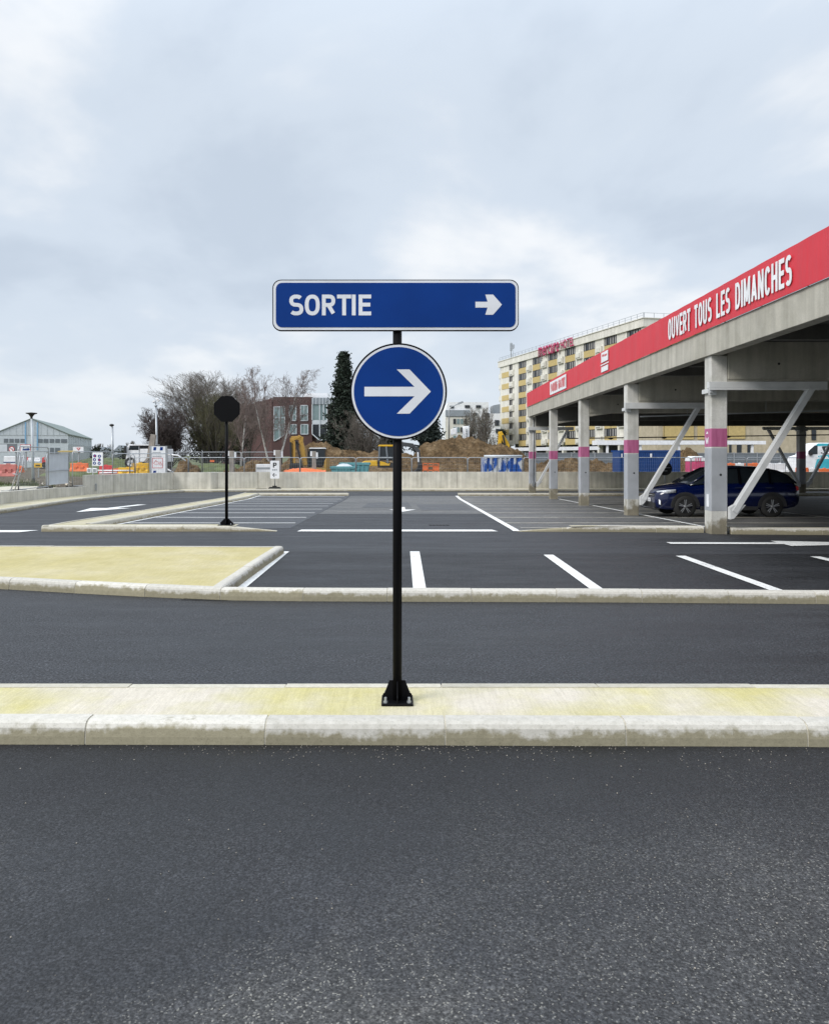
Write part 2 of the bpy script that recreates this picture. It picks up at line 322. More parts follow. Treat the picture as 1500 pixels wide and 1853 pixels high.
M['paving_near'] = paving('brushed_paving', (0.575, 0.53, 0.385), (0.62, 0.57, 0.485), (0.54, 0.49, 0.235))
M['paving_pale'] = paving('pale_paving', (0.50, 0.46, 0.34), (0.53, 0.49, 0.38), (0.46, 0.42, 0.28))
M['paving_far'] = paving('yellow_paving', (0.51, 0.45, 0.25), (0.53, 0.47, 0.29), (0.47, 0.41, 0.20))
for n_, a in dict(
    black=((0.005, 0.005, 0.006), 0.5), blue=((0.0032, 0.038, 0.21), 0.5), white=((0.80, 0.81, 0.83), 0.5), signwhite=((0.72, 0.73, 0.76), 0.5),
    galv=((0.42, 0.44, 0.46), 0.45), steel=((0.62, 0.63, 0.63), 0.5), red=((0.60, 0.045, 0.055), 0.6), dred=((0.55, 0.03, 0.03), 0.5), orange=((0.75, 0.17, 0.05), 0.6),
    pink=((0.50, 0.10, 0.26), 0.6), greypaint=((0.40, 0.42, 0.45), 0.6), yellow=((0.72, 0.42, 0.02), 0.45), dyellow=((0.40, 0.235, 0.045), 0.5),
    teal=((0.10, 0.30, 0.33), 0.5), dark=((0.02, 0.02, 0.022), 0.6), rubber=((0.018, 0.018, 0.018), 0.8), glassd=((0.015, 0.02, 0.025), 0.08),
    glassl=((0.20, 0.27, 0.28), 0.12), frame=((0.03, 0.027, 0.026), 0.5), hyellow=((0.50, 0.385, 0.165), 0.7), bluebox=((0.012, 0.055, 0.20), 0.45), bluepeel=((0.015, 0.09, 0.36), 0.5),
    carblue=((0.0011, 0.005, 0.042), 0.16), carblack=((0.004, 0.004, 0.006), 0.15), chrome=((0.75, 0.76, 0.78), 0.15), turq=((0.05, 0.42, 0.52), 0.35),
    cladding=((0.56, 0.60, 0.63), 0.5), clad2=((0.40, 0.43, 0.44), 0.5), roofgreen=((0.20, 0.24, 0.22), 0.6), skyblue=((0.22, 0.42, 0.62), 0.5),
    roofgrey=((0.30, 0.33, 0.36), 0.4), greyhoard=((0.16, 0.18, 0.20), 0.5), pinkwc=((0.60, 0.09, 0.20), 0.5), letter=((0.42, 0.02, 0.10), 0.5), sand=((0.36, 0.26, 0.14), 0.9),
    curtain=((0.09, 0.085, 0.085), 0.8), brushmetal=((0.50, 0.53, 0.56), 0.35)).items():
    M[n_] = mat(n_, a[0], a[1], var=0.10, scale=3.0)
for k in ('black', 'carblack'): nodes(M[k])[1].inputs['Specular IOR Level'].default_value = 0.10
for k, mtl in (('galv', 0.7), ('brushmetal', 0.4), ('chrome', 1.0), ('roofgrey', 0.3)): nodes(M[k])[1].inputs['Metallic'].default_value = mtl
nodes(M['blue'])[1].inputs['Specular IOR Level'].default_value = 0.12; nodes(M['carblue'])[1].inputs['Coat Weight'].default_value = 0.4; nodes(M['carblack'])[1].inputs['Coat Weight'].default_value = 0.3
M['timber'] = mat('weathered_timber', (0.30, 0.27, 0.24), 0.85, 0.35, 5, 0.4, stretch=(3, 3, 0.3))
M['bark'] = mat('dark_bark', (0.075, 0.065, 0.055), 0.9, 0.3, 8)
M['twig'] = mat('grey_twig', (0.155, 0.135, 0.115), 0.9, 0.3, 3)
M['twig_pale'] = mat('pale_twig', (0.20, 0.155, 0.14), 0.9, 0.3, 3)
M['twig_red'] = mat('reddish_twig', (0.080, 0.062, 0.058), 0.9, 0.3, 3)
M['twig_green'] = mat('mossy_twig', (0.10, 0.095, 0.05), 0.9, 0.3, 3)
M['birch'] = mat('birch_bark', (0.62, 0.60, 0.56), 0.8, 0.1, 6, stretch=(1, 1, 3), col2=(0.08, 0.07, 0.06))
nodes(M['birch'])[0].nodes['Map Range'].inputs[1].default_value = 0.52
M['needles'] = mat('spruce_needles', (0.020, 0.032, 0.020), 0.8, 0.5, 1.5)
M['needles2'] = mat('pine_needles', (0.022, 0.034, 0.028), 0.8, 0.5, 1.5)
M['hedge'] = mat('dark_leaves', (0.028, 0.034, 0.018), 0.8, 0.5, 1.5)
M['grass'] = mat('grass', (0.085, 0.105, 0.035), 0.9, 0.45, 1.2, 0.6, bscale=25)
M['field'] = mat('field_grass', (0.10, 0.115, 0.05), 0.95, 0.35, 0.05)
def earthmat(name, a, b_, c_):
    m = bpy.data.materials.new(name); m.use_nodes = True; t, b = nodes(m)
    g = t.nodes.new('ShaderNodeNewGeometry').outputs['Position']
    n1_ = noise_n(t, g, 0.9, 8, 0.65); n2_ = noise_n(t, g, 5, 6, 0.65)
    c = ramp_n(t, n1_, [(0.3, a), (0.5, b_), (0.72, c_)])
    c = mix_n(t, 1.0, c, ramp_n(t, n2_, [(0.3, (0.45,)*3), (0.7, (1.4,)*3)]), 'MULTIPLY')
    t.links.new(c, b.inputs['Base Color']); b.inputs['Roughness'].default_value = 0.95; b.inputs['Specular IOR Level'].default_value = 0.1
    bump_n(t, b, n2_, 1.0, 0.5); return m
M['earth'] = earthmat('clay_earth', (0.10, 0.067, 0.037), (0.20, 0.132, 0.070), (0.34, 0.245, 0.145))
M['dirt'] = earthmat('site_dirt', (0.15, 0.125, 0.095), (0.20, 0.17, 0.13), (0.29, 0.26, 0.21))
def brickmat(name):
    m = bpy.data.materials.new(name); m.use_nodes = True; t, b = nodes(m)
    co = t.nodes.new('ShaderNodeTexCoord').outputs['Object']
    sp_ = t.nodes.new('ShaderNodeSeparateXYZ'); t.links.new(co, sp_.inputs[0])
    cb_ = t.nodes.new('ShaderNodeCombineXYZ'); t.links.new(math_node(t, 'ADD', sp_.outputs[0], sp_.outputs[1]), cb_.inputs[0]); t.links.new(sp_.outputs[2], cb_.inputs[1])
    br = t.nodes.new('ShaderNodeTexBrick'); br.inputs['Scale'].default_value = 1; br.inputs['Brick Width'].default_value = 0.23; br.inputs['Row Height'].default_value = 0.075; br.inputs['Mortar Size'].default_value = 0.006
    br.inputs['Color1'].default_value = (0.10, 0.048, 0.045, 1); br.inputs['Color2'].default_value = (0.075, 0.036, 0.036, 1); br.inputs['Mortar'].default_value = (0.09, 0.07, 0.065, 1)
    t.links.new(cb_.outputs[0], br.inputs['Vector']); t.links.new(br.outputs[0], b.inputs['Base Color']); b.inputs['Roughness'].default_value = 0.85; return m
M['brick'] = brickmat('dark_red_brick')
def peelmat():
    m = bpy.data.materials.new('peeling_blue_paint'); m.use_nodes = True; t, b = nodes(m)
    co = t.nodes.new('ShaderNodeTexCoord').outputs['Object']
    mpn = t.nodes.new('ShaderNodeMapping'); mpn.inputs['Scale'].default_value = (1, 1, 0.45); t.links.new(co, mpn.inputs[0])
    n_ = noise_n(t, mpn.outputs[0], 2.6, 5, 0.55)
    t.links.new(ramp_n(t, n_, [(0.50, (0.012, 0.085, 0.36)), (0.53, (0.5, 0.53, 0.56))]), b.inputs['Base Color']); b.inputs['Roughness'].default_value = 0.55; return m
M['peel'] = peelmat()
def bannermat():
    m = mat('banner_fabric', (0.63, 0.030, 0.048), 0.55, 0.04, 1.5); t, b = nodes(m)
    co = t.nodes.new('ShaderNodeTexCoord').outputs['Object']
    mpn = t.nodes.new('ShaderNodeMapping'); mpn.inputs['Rotation'].default_value = (R(35), 0, 0); mpn.inputs['Scale'].default_value = (1, 2.2, 0.35); t.links.new(co, mpn.inputs[0])
    bump_n(t, b, noise_n(t, mpn.outputs[0], 0.9, 3, 0.5), 0.5, 0.12); return m
M['banner'] = bannermat()
# ---------------------------------------------------------------- stroke lettering (flat print, a hair proud of its panel)
def arc(cx, cy, rx, ry, a0, a1, n=10):
    out = []
    for i in range(n+1):
        a = R(a0 + (a1-a0)*i/n); c, s = math.cos(a), math.sin(a); e = 0.82
        out.append((cx + rx*math.copysign(abs(c)**e, c), cy + ry*math.copysign(abs(s)**e, s)))
    return out
GL = {
 'I': (0, [[(0,0),(0,1)]]), 'T': (0.85, [[(0,1),(1,1)], [(.5,.95),(.5,0)]]), 'L': (0.8, [[(0,1),(0,0),(1,0)]]),
 'E': (0.82, [[(1,1),(0,1),(0,0),(1,0)], [(0.05,.52),(.9,.52)]]), 'H': (1, [[(0,0),(0,1)], [(1,0),(1,1)], [(.05,.5),(.95,.5)]]),
 'N': (1, [[(0,0),(0,1)], [(1,0),(1,1)], [(0.03,1.04),(.97,-.04)]]), 'M': (1.35, [[(0,0),(0,1)], [(1,0),(1,1)], [(0.04,1.03),(.5,.05)], [(.5,.05),(.96,1.03)]]), 'V': (1.05, [[(0,1.06),(.5,-.04)], [(.5,-.04),(1,1.06)]]), 'W': (1.5, [[(0,1.03),(.25,-.03)], [(.25,-.03),(.5,.9)], [(.5,.9),(.75,-.03)], [(.75,-.03),(1,1.03)]]),
 'A': (1.1, [[(0,-.06),(.5,1.04)], [(.5,1.04),(1,-.06)], [(.25,.25),(.75,.25)]]), 'U': (1, [[(0,1),(0,.3)] + arc(.5,.3,.5,.3,180,360)[1:-1] + [(1,.3),(1,1)]]),
 'O': (1, [arc(.5,.5,.5,.5,0,360,28)]), 'C': (0.95, [arc(.5,.5,.5,.5,35,325,20)]), 'G': (1, [arc(.5,.5,.5,.5,40,350,20) + [(1,.48),(.6,.48)]]),
 'D': (1, [[(.4,0),(0,0),(0,1),(.4,1)] + arc(.4,.5,.6,.5,90,-90,14)[1:]]),
 'R': (1, [[(0,0),(0,1)], [(0,1),(.55,1)] + arc(.55,.75,.45,.25,90,-90,10)[1:] + [(.05,.5)], [(.5,.48),(1,.0)]]), 'P': (1, [[(0,0),(0,1)], [(0,1),(.55,1)] + arc(.55,.73,.45,.27,90,-90,10)[1:] + [(.05,.46)]]),
 'S': (0.95, [arc(.5,.755,.48,.245,35,270,14) + arc(.5,.255,.5,.255,90,-145,14)[1:]]), 'K': (1, [[(0,0),(0,1)], [(1,1),(.08,.45)], [(.3,.6),(1,0)]]), 'Z': (0.9, [[(0,1),(1,1),(0,0),(1,0)]]),
 'F': (0.8, [[(1,1),(0,1),(0,0)], [(0.05,.52),(.9,.52)]])}
def thick(mb, pts, w, y, fn):
    pts = [Vector((a, b)) for a, b in pts]
    closed = (pts[0]-pts[-1]).length < 1e-4
    if closed: pts = pts[:-1]
    n = len(pts); Lf, Rt = [], []
    if not closed:
        for i, j in ((0, 1), (-1, -2)):
            d = pts[i]-pts[j]
            if min(abs(d.x), abs(d.y)) < 1e-6: pts[i] = pts[i] + d.normalized()*w/2
    for i, p in enumerate(pts):
        a = pts[i-1] if (i > 0 or closed) else None; b = pts[(i+1) % n] if (i < n-1 or closed) else None
        d0 = (p-a).normalized() if a is not None else (b-p).normalized(); d1 = (b-p).normalized() if b is not None else d0
        m_ = (d0+d1); m_ = m_.normalized() if m_.length > 1e-6 else d0
        nrm = Vector((-m_.y, m_.x)); k = max(0.70, abs(nrm.dot(Vector((-d0.y, d0.x)))))
        Lf.append(p + nrm*w/2/k); Rt.append(p - nrm*w/2/k)
    vs = [fn(q.x, q.y, y) for q in Lf] + [fn(q.x, q.y, y) for q in Rt]
    fs = [(i, (i+1) % n, n+(i+1) % n, n+i) for i in range(n if closed else n-1)]
    mb.add(vs, fs)
def lettering(mb, text, x0, z0, width, h, sw, y, fn=None, gap=0.55, space=0.8):
    fn = fn or (lambda a, b, yy: (a, yy, b))
    adv = [(GL[c][0] if c != ' ' else space) for c in text]
    nch = len(text); spacing = sw*(1+gap)
    tot = sum(adv); free = width - sw - spacing*(nch-1); cw = free/tot
    x = x0 + sw/2
    for c, a in zip(text, adv):
        if c != ' ':
            for j, st in enumerate(GL[c][1]):
                thick(mb, [(x + px*a*cw, z0 + sw/2 + pz*(h-sw)) for px, pz in st], sw, y - 0.0004*j, fn)
        x += a*cw + spacing
    return mb
def font_text(name, body, width, h, m, parent, mtx, bold=0.0):
    cu = bpy.data.curves.new(name, 'FONT'); cu.body = body; cu.offset = bold; cu.resolution_u = 3
    ob = bpy.data.objects.new(name, cu); C.objects.link(ob)
    bpy.context.view_layer.update()
    me = bpy.data.meshes.new_from_object(ob.evaluated_get(bpy.context.evaluated_depsgraph_get()))
    bpy.data.objects.remove(ob); bpy.data.curves.remove(cu)
    xs = [v.co.x for v in me.vertices]; ys = [v.co.y for v in me.vertices]
    x0, x1, y0, y1 = min(xs), max(xs), min(ys), max(ys)
    for v in me.vertices: v.co = mtx @ Vector(((v.co.x-x0)/(x1-x0)*width, 0, (v.co.y-y0)/(y1-y0)*h))
    me.materials.clear(); me.materials.append(m); me.name = name
    o = bpy.data.objects.new(name, me); C.objects.link(o); o.parent = parent; return o
def rrect(x0, x1, z0, z1, r, n=6):
    out = []
    for cx, cz, a in ((x1-r, z1-r, 0), (x0+r, z1-r, 90), (x0+r, z0+r, 180), (x1-r, z0+r, 270)):
        for i in range(n+1): t = R(a+90*i/n); out.append((cx+r*math.cos(t), cz+r*math.sin(t)))
    return out
# ================================================================ SETTING: ground, tarmac, markings, kerbs
g = MB(); g.add([(-4500,-300,-.62),(4500,-300,-.62),(4500,7000,-.62),(-4500,7000,-.62)], [(0,1,2,3)])
tag(g.build('ground', M['field']), kind='structure')
g = MB(); nx, ny = 70, 50
for j in range(ny+1):
    for i in range(nx+1):
        x, y = -95 + 200*i/nx, 52.4 + 78*j/ny
        g.v.append((x, y, -.34 + .16*mnoise.noise(Vector((x*.25, y*.25, 3))) + (.25*mnoise.noise(Vector((x*.06, y*.06, 9))) if y > 58 else 0)))
for j in range(ny):
    for i in range(nx): a = j*(nx+1)+i; g.f.append([a, a+1, a+nx+2, a+nx+1]); g.m.append(0); g.sm.append(True)
tag(g.build('construction_ground', M['dirt']), kind='structure')
# tarmac: one sheet, with newer and older surfacings laid on it
road = tag(lay('tarmac', [(-20,-12),(60,-12),(60,53),(-20,53)], 0.0, M['asphalt']), kind='structure')
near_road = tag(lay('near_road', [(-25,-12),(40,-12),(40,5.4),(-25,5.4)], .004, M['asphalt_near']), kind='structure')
stall_bay = tag(lay('parking_bays', [(-2.6,10.0),(40,9.6),(40,14.55),(5,14.7),(-2.0,15.0)], .004, M['asphalt_stall']), kind='structure')
left_lot = tag(lay('left_parking_rows', [(-7.5,19.4),(-2.55,19.9),(-2.45,44),(-7.5,44)], .004, M['asphalt_mid']), kind='structure')
aisle = tag(lay('centre_aisle', [(-2.5,26.5),(2.9,26.6),(3.3,43.5),(-2.4,43.4)], .004, M['asphalt_old']), kind='structure')
right_lot = tag(lay('right_parking_rows', [(2.72,19.2),(38,18.6),(38,43.5),(3.2,43.5)], .004, M['asphalt_old']), kind='structure')
lay('surfacing_patch', [(-1.3,31.0),(0.6,31.3),(0.5,36.5),(-1.2,35.9)], .008, M['asphalt_patch'], aisle)
lay('surfacing_patch', [(0.9,29.0),(2.7,29.1),(2.8,34.2),(0.8,34.0)], .008, M['asphalt_patch'], aisle)
def line(parent, pts, dz=.012, m='paint', name='painted_line'): return lay(name, pts, dz, M[m], parent)
# bays in front
for (a, b) in (((-2.02,15.0),(-2.06,10.9)), ((.335,15.0),(.30,10.3)), ((2.66,14.5),(2.60,10.3)), ((4.92,14.35),(4.90,10.2)), ((7.2,14.25),(7.2,10.1)), ((9.5,14.2),(9.5,10.1))):
    line(stall_bay, [(a[0]-.085,a[1]),(a[0]+.085,a[1]),(b[0]+.085,b[1]),(b[0]-.085,b[1])])
# stop line, left hold line
line(road, [(-2.27,18.95),(2.33,18.95),(2.24,19.42),(-2.22,19.42)])
line(road, [(-13,18.75),(-8.55,18.75),(-8.30,19.25),(-13,19.25)])
# left rows
LY = [21.87+2.62*k for k in range(9)]
for y in LY:
    line(left_lot, [(-7.15,y-.08),(-2.66,y-.08),(-2.66,y+.08),(-7.15,y+.08)])
line(left_lot, [(-7.22,20.2),(-7.08,20.2),(-7.12,43.6),(-7.26,43.6)], .014)
# right rows: boundary line, bays either side of the columns
line(right_lot, [(2.68,19.0),(2.84,19.0),(3.24,43.4),(3.08,43.4)], .014)
line(right_lot, [(7.52,19.6),(7.64,19.6),(8.04,43.0),(7.92,43.0)], .014)
line(right_lot, [(12.6,19.6),(12.72,19.6),(13.1,43.0),(12.98,43.0)], .014)
for k, y in enumerate(LY):
    x0 = 2.84 + (y-19)*.0164; line(right_lot, [(x0,y-.07),(x0+4.7,y-.07),(x0+4.7,y+.07),(x0,y+.07)], .012, 'paint_worn')
    line(right_lot, [(x0+4.95,y-.07),(x0+9.6,y-.07),(x0+9.6,y+.07),(x0+4.95,y+.07)], .012, 'paint_worn')
    line(right_lot, [(x0+16.0,y-.05),(x0+25,y-.05),(x0+25,y+.05),(x0+16.0,y+.05)], .012, 'paint_worn')
line(right_lot, [(3.0,19.95),(12.5,19.75),(12.5,19.87),(3.0,20.07)], .013, 'paint_worn')
def arrow(parent, x, y, ang, L_, hl, hw, sw, dz=.012):
    pts = [(0,-sw/2),(L_-hl,-sw/2),(L_-hl,-hw/2),(L_,0),(L_-hl,hw/2),(L_-hl,sw/2),(0,sw/2)]
    c, s = math.cos(R(ang)), math.sin(R(ang)); pts = [(x+a*c-b*s, y+a*s+b*c) for a, b in pts]
    return [line(parent, [pts[i] for i in idx], dz, 'paint', 'painted_arrow') for idx in ((0,1,5,6),(2,3,4))]
def arrow1(parent, x, y, ang, L_, hl, hw, sw, dz=.012):
    m = MB(); pts = [(0,-sw/2),(L_-hl,-sw/2),(L_-hl,sw/2),(0,sw/2)], [(L_-hl,-hw/2),(L_,0),(L_-hl,hw/2)]
    c, s = math.cos(R(ang)), math.sin(R(ang))
    for p in pts: sheet(m, [(x+a*c-b*s, y+a*s+b*c) for a, b in p], dz)
    return up_normals(m.build('painted_arrow', M['paint'], parent, fix=False))
arrow1(road, -10.35, 33.8, 267, 6.2, 3.0, 1.5, .36)
arrow1(aisle, .22, 31.4, 270, 3.6, 1.6, .95, .2, .014)
arrow1(road, 5.4, 16.45, -1.5, 4.6, 2.4, .95, .30)
arrow1(road, 9.7, 13.95, 180, 2.5, 1.0, .8, .25, .016)
# road drain with the damp sheen round it
dr = MB(); c = G(797,950); dr.box(c.x-.30,c.x+.22,c.y-.22,c.y+.22,c.z+.004,c.z+.012)
for k in range(6): dr.box(c.x-.28+.085*k,c.x-.24+.085*k,c.y-.2,c.y+.2,c.z+.012,c.z+.02)
tag(dr.build('road_drain', M['dark']), 'small iron drain grating in the centre aisle tarmac, just beyond the long white stop line', 'drain')

# ---- kerbs: single stones with a rounded, battered front, laid along a line
PROF = [(0,-.06),(0.004,.05),(.012,.100),(.026,.124),(.048,.137),(.075,.141),(.15,.141),(.15,-.06)]
def kerb(path, parent, stone=1.05, prof=PROF, m='kerb', gap=.010, side=1, hscale=None, name='kerb_stone', core=True):
    path = [Vector((p[0], p[1])) for p in path]
    seg = [0]
    for a, b in zip(path, path[1:]): seg.append(seg[-1] + (b-a).length)
    def at(s):
        s = min(max(s, 0), seg[-1])
        for i in range(len(path)-1):
            if s <= seg[i+1] + 1e-9: return path[i].lerp(path[i+1], (s-seg[i])/max(1e-9, seg[i+1]-seg[i]))
    n = max(1, round(seg[-1]/stone)); st = seg[-1]/n
    cuts = [seg[-1]*i/n for i in range(n+1)]
    rnd = random.Random(int(abs(path[0].x)*100 + abs(path[0].y)*10))
    P_ = [at(s) for s in cuts]
    for i in range(n):
        a, b = P_[i], P_[i+1]
        def nrm(k):
            d = (P_[min(k+1, n)] - P_[max(k-1, 0)]).normalized(); return Vector((-d.y, d.x))*side
        d = (b-a).normalized(); o_ = a; jz = rnd.uniform(-.002, .003); jn = rnd.uniform(-.004, .003)
        mb = MB(); vs = []
        a2, b2 = a + d*gap/2, b - d*gap/2
        for q, k in ((a2, i), (b2, i+1)):
            nn = nrm(k); hs = hscale(k/n) if hscale else 1
            for off, z in prof:
                r = q + nn*(off+jn) - o_; zz = z*hs if z > 0 else z
                vs.append((r.x, r.y, zz + jz + (GZ(q.y) - GZ(o_.y))))
        m_ = len(prof)
        mb.add(vs, [tuple(range(m_)), tuple(range(2*m_-1, m_-1, -1))] + [(j, (j+1) % m_, m_+(j+1) % m_, m_+j) for j in range(m_)])
        s = mb.build(name, M[m], parent); s.location = (o_.x, o_.y, GZ(o_.y))
    if core:                                        # mortar showing in the joints
        mb = MB(); vs = []
        for k in range(n+1):
            d = (P_[min(k+1, n)] - P_[max(k-1, 0)]).normalized(); nn = Vector((-d.y, d.x))*side; hs = hscale(k/n) if hscale else 1
            for off, z in ((.006,-.05),(.010,.05),(.018,.0985),(.032,.1195),(.053,.1325),(.078,.1365),(.14,.1365),(.14,-.05)):
                r = P_[k] + nn*off; vs.append((r.x, r.y, GZ(P_[k].y) + (z*hs if z > 0 else z)))
        fs = [(i*8+j, i*8+(j+1) % 8, (i+1)*8+(j+1) % 8, (i+1)*8+j) for i in range(n) for j in range(8)]
        mb.add(vs, fs); tag(mb.build('mortar', M['mortar'], parent), kind='stuff')
    return P_
# near traffic island (the exit sign stands on it)
nf = [(-6.2,5.015),(-3.0,5.0),(0,4.985),(2.6,4.955),(5.6,4.93),(9.0,4.9)]; nb = [(9.0,5.83),(5.0,5.86),(2.4,5.89),(-6.2,5.90)]
top = [(-6.2,5.15),(-3,5.135),(0,5.12),(2.6,5.09),(9,5.035),(9,5.70),(5,5.73),(2.4,5.76),(-6.2,5.77)]
island = tag(lay('traffic_island', top, .137, M['paving_near']), kind='structure')
off = 1.0
kerb([(x-1.02+off, y) for x, y in nf], island, 1.065); kerb(nb, island, 1.065, m='kerb_far')
# second island, left, and the kerb that runs on along the bays
k2 = [G(u, v) for u, v in ((-90,1055),(0,1066),(120,1073),(255,1080),(410,1087),(570,1088.5),(730,1089),(1130,1090.5),(1500,1093.5))]
k2 = [(p.x, p.y) for p in k2]; k2 = [(-9.0, 11.65)] + [(-7.3,11.32)] + k2[1:] + [(11, 9.6)]
isl2 = [(x, y+.14) for x, y in k2 if x < -2.3] + [(-2.25,10.15),(-2.18,12.5),(-2.12,14.55),(-4,14.62),(-12,14.75),(-12,12.3)]
left_island = tag(lay('yellow_island', isl2, .135, M['paving_far']), kind='structure')
kerb(k2, left_island, 1.03)
kerb([(-2.10,10.14),(-2.06,12.5),(-1.99,14.72)], left_island, 1.0)
kerb([(-2.12,14.74),(-5,14.8),(-12,14.92)], left_island, 1.0)
# V-shaped kerb island round the left rows
arm = [(-8.14,19.0),(-2.9,19.05)]
LI = [(-8.05,19.1),(-3.6,19.12),(-3.6,19.5),(-7.2,19.55),(-7.42,21.5),(-7.45,43.7),(-2.6,43.7),(-2.6,44.3),(-8.1,44.3)]
li = MB()
for pl in ([(-8.05,19.1),(-3.7,19.12),(-3.7,19.50),(-8.05,19.56)], [(-8.05,19.56),(-7.35,19.55),(-7.42,43.8),(-8.08,43.8)], [(-8.08,43.8),(-2.6,43.8),(-2.6,44.25),(-8.08,44.3)]): sheet(li, pl, .128)
lot_island = tag(up_normals(li.build('lot_island', M['paving_pale'], None, fix=False)), kind='structure')
taper = lambda t: 1 - max(0, (t-.76)/.24)*.94
kerb([(-8.14,19.0),(-2.75,19.06)], lot_island, 1.0, hscale=taper, m='kerb_far')
kerb([(-7.30,43.6),(-7.24,21.5),(-7.18,19.62)], lot_island, 1.0, side=1, m='kerb_far') if False else kerb([(-7.20,19.62),(-7.24,43.6)], lot_island, 1.0, side=1, m='kerb_far')
kerb([(-8.14,44.3),(-8.14,19.02)], lot_island, 1.0, side=1, m='kerb_far')
kerb([(-7.24,43.62),(-2.5,43.62)], lot_island, 1.0, m='kerb_far')
# right lot: low kerb with a ramped end, running on between the columns, and the far bar
ri = MB(); sheet(ri, [(4.0,18.96),(6.9,18.86),(6.9,19.16),(4.0,19.24)], .127); sheet(ri, [(7.3,18.5),(25,17.6),(25,17.9),(7.3,18.8)], .127)
right_island = tag(up_normals(ri.build('right_lot_edging', M['paving_pale'], None, fix=False)), kind='structure')
kerb([(2.75,19.0),(4.9,18.93),(6.95,18.72)], right_island, 1.0, hscale=lambda t: min(1, .06+t*2.2), m='kerb')
kerb([(7.42,18.36),(9.4,18.22),(25,17.5)], right_island, 1.0, m='kerb')
kerb([(3.25,43.6),(30,43.6)], right_island, 1.0, m='kerb_far')
sh = lay('edging_top', [(3.25,43.74),(30,43.74),(30,44.2),(3.25,44.2)], .127, M['paving_pale'], right_island)
# ---- boundary wall with the footway strip and kerb at its foot
kb = [G(u, v) for u, v in ((0,930),(50,922),(100,914),(150,906),(200,900),(250,896),(300,892.5),(350,889.8))]
kb = [(-13.1,20.5)] + [(p.x, p.y) for p in kb] + [(-11.4,47.6),(-9.6,48.6),(-7.2,49.15),(-3,49.3),(12,49.3),(45,49.3)]
def smooth(p, it=2):
    for _ in range(it):
        q = [p[0]]
        for a, b in zip(p, p[1:]): q += [(a[0]*.75+b[0]*.25, a[1]*.75+b[1]*.25), (a[0]*.25+b[0]*.75, a[1]*.25+b[1]*.75)]
        p = q + [p[-1]]
    return p
kbs = smooth(kb)
def offset(p, d):
    out = []
    for i in range(len(p)):
        a, b = Vector(p[max(i-1,0)]), Vector(p[min(i+1,len(p)-1)]); t = (b-a).normalized(); out.append((p[i][0]-t.y*d, p[i][1]+t.x*d))
    return out
def resample(p, step):
    v = [Vector(q) for q in p]; s = [0]
    for a, b in zip(v, v[1:]): s.append(s[-1]+(b-a).length)
    n = max(1, round(s[-1]/step)); out = []; j = 0
    for i in range(n+1):
        t = s[-1]*i/n
        while j < len(v)-2 and t > s[j+1]: j += 1
        out.append(tuple(v[j].lerp(v[j+1], (t-s[j])/max(1e-9, s[j+1]-s[j]))))
    return out
wl = offset(kbs, 1.6); kin = offset(kbs, .12)
ft = MB(); a_, b_ = resample(kin, .8), resample(wl, .8); n_ = min(len(a_), len(b_))
a_, b_ = resample(kin, 1.0), None
b_ = offset(a_, 1.55)
for i in range(len(a_)-1):
    q = (a_[i], a_[i+1], b_[i+1], b_[i]); ft.add([(x, y, GZ(y)+.128) for x, y in q], [(0,1,2,3)])
footway = tag(up_normals(ft.build('footway', M['paving_pale'], None, fix=False)), kind='structure')
kerb(kbs, footway, 1.0, m='kerb_far')
wall = thing('boundary_wall', 'long pale concrete wall curving round the far car park end, stepped down at left', 'wall')
wp = resample(offset(kbs, 1.45), 2.45)
def wall_h(y, x): return .75 if y >= 40.0 or x > -8 else None
for i in range(len(wp)-1):
    (x0, y0), (x1, y1) = wp[i], wp[i+1]
    d = Vector((x1-x0, y1-y0)).normalized(); nn = Vector((-d.y, d.x))*.22
    xm, ym = (x0+x1)/2, (y0+y1)/2
    low = ym < 42.2 and xm < -8
    z0, z1 = ((.41-.019*(y0-29.2), .41-.019*(y1-29.2)) if low else (.74, .74))
    e = d*.006
    pts = [(x0+e.x,y0+e.y),(x1-e.x,y1-e.y),(x1-e.x+nn.x,y1-e.y+nn.y),(x0+e.x+nn.x,y0+e.y+nn.y)]
    bz = [GZ(y)-.1 for _, y in pts]; tz = [z0, z1, z1, z0]
    mb = MB(); mb.add([(p[0],p[1],b) for p, b in zip(pts, bz)] + [(p[0],p[1],t) for p, t in zip(pts, tz)], [(3,2,1,0),(4,5,6,7),(0,1,5,4),(1,2,6,5),(2,3,7,6),(3,0,4,7)])
    mb.build('wall_panel', M['wall_concrete'], wall, bevel=.012)
for u, v in ((473, 888.6), (316, 891)):           # dark drain mouths in the far kerb
    c = G(u, v); dmb = MB(); dmb.box(c.x-.28, c.x+.28, c.y-.03, c.y+.10, c.z+.015, c.z+.115); dmb.box(c.x-.32, c.x+.32, c.y-.02, c.y+.14, c.z+.115, c.z+.150)
    dmb.build('drain_mouth', M['dark'], footway)
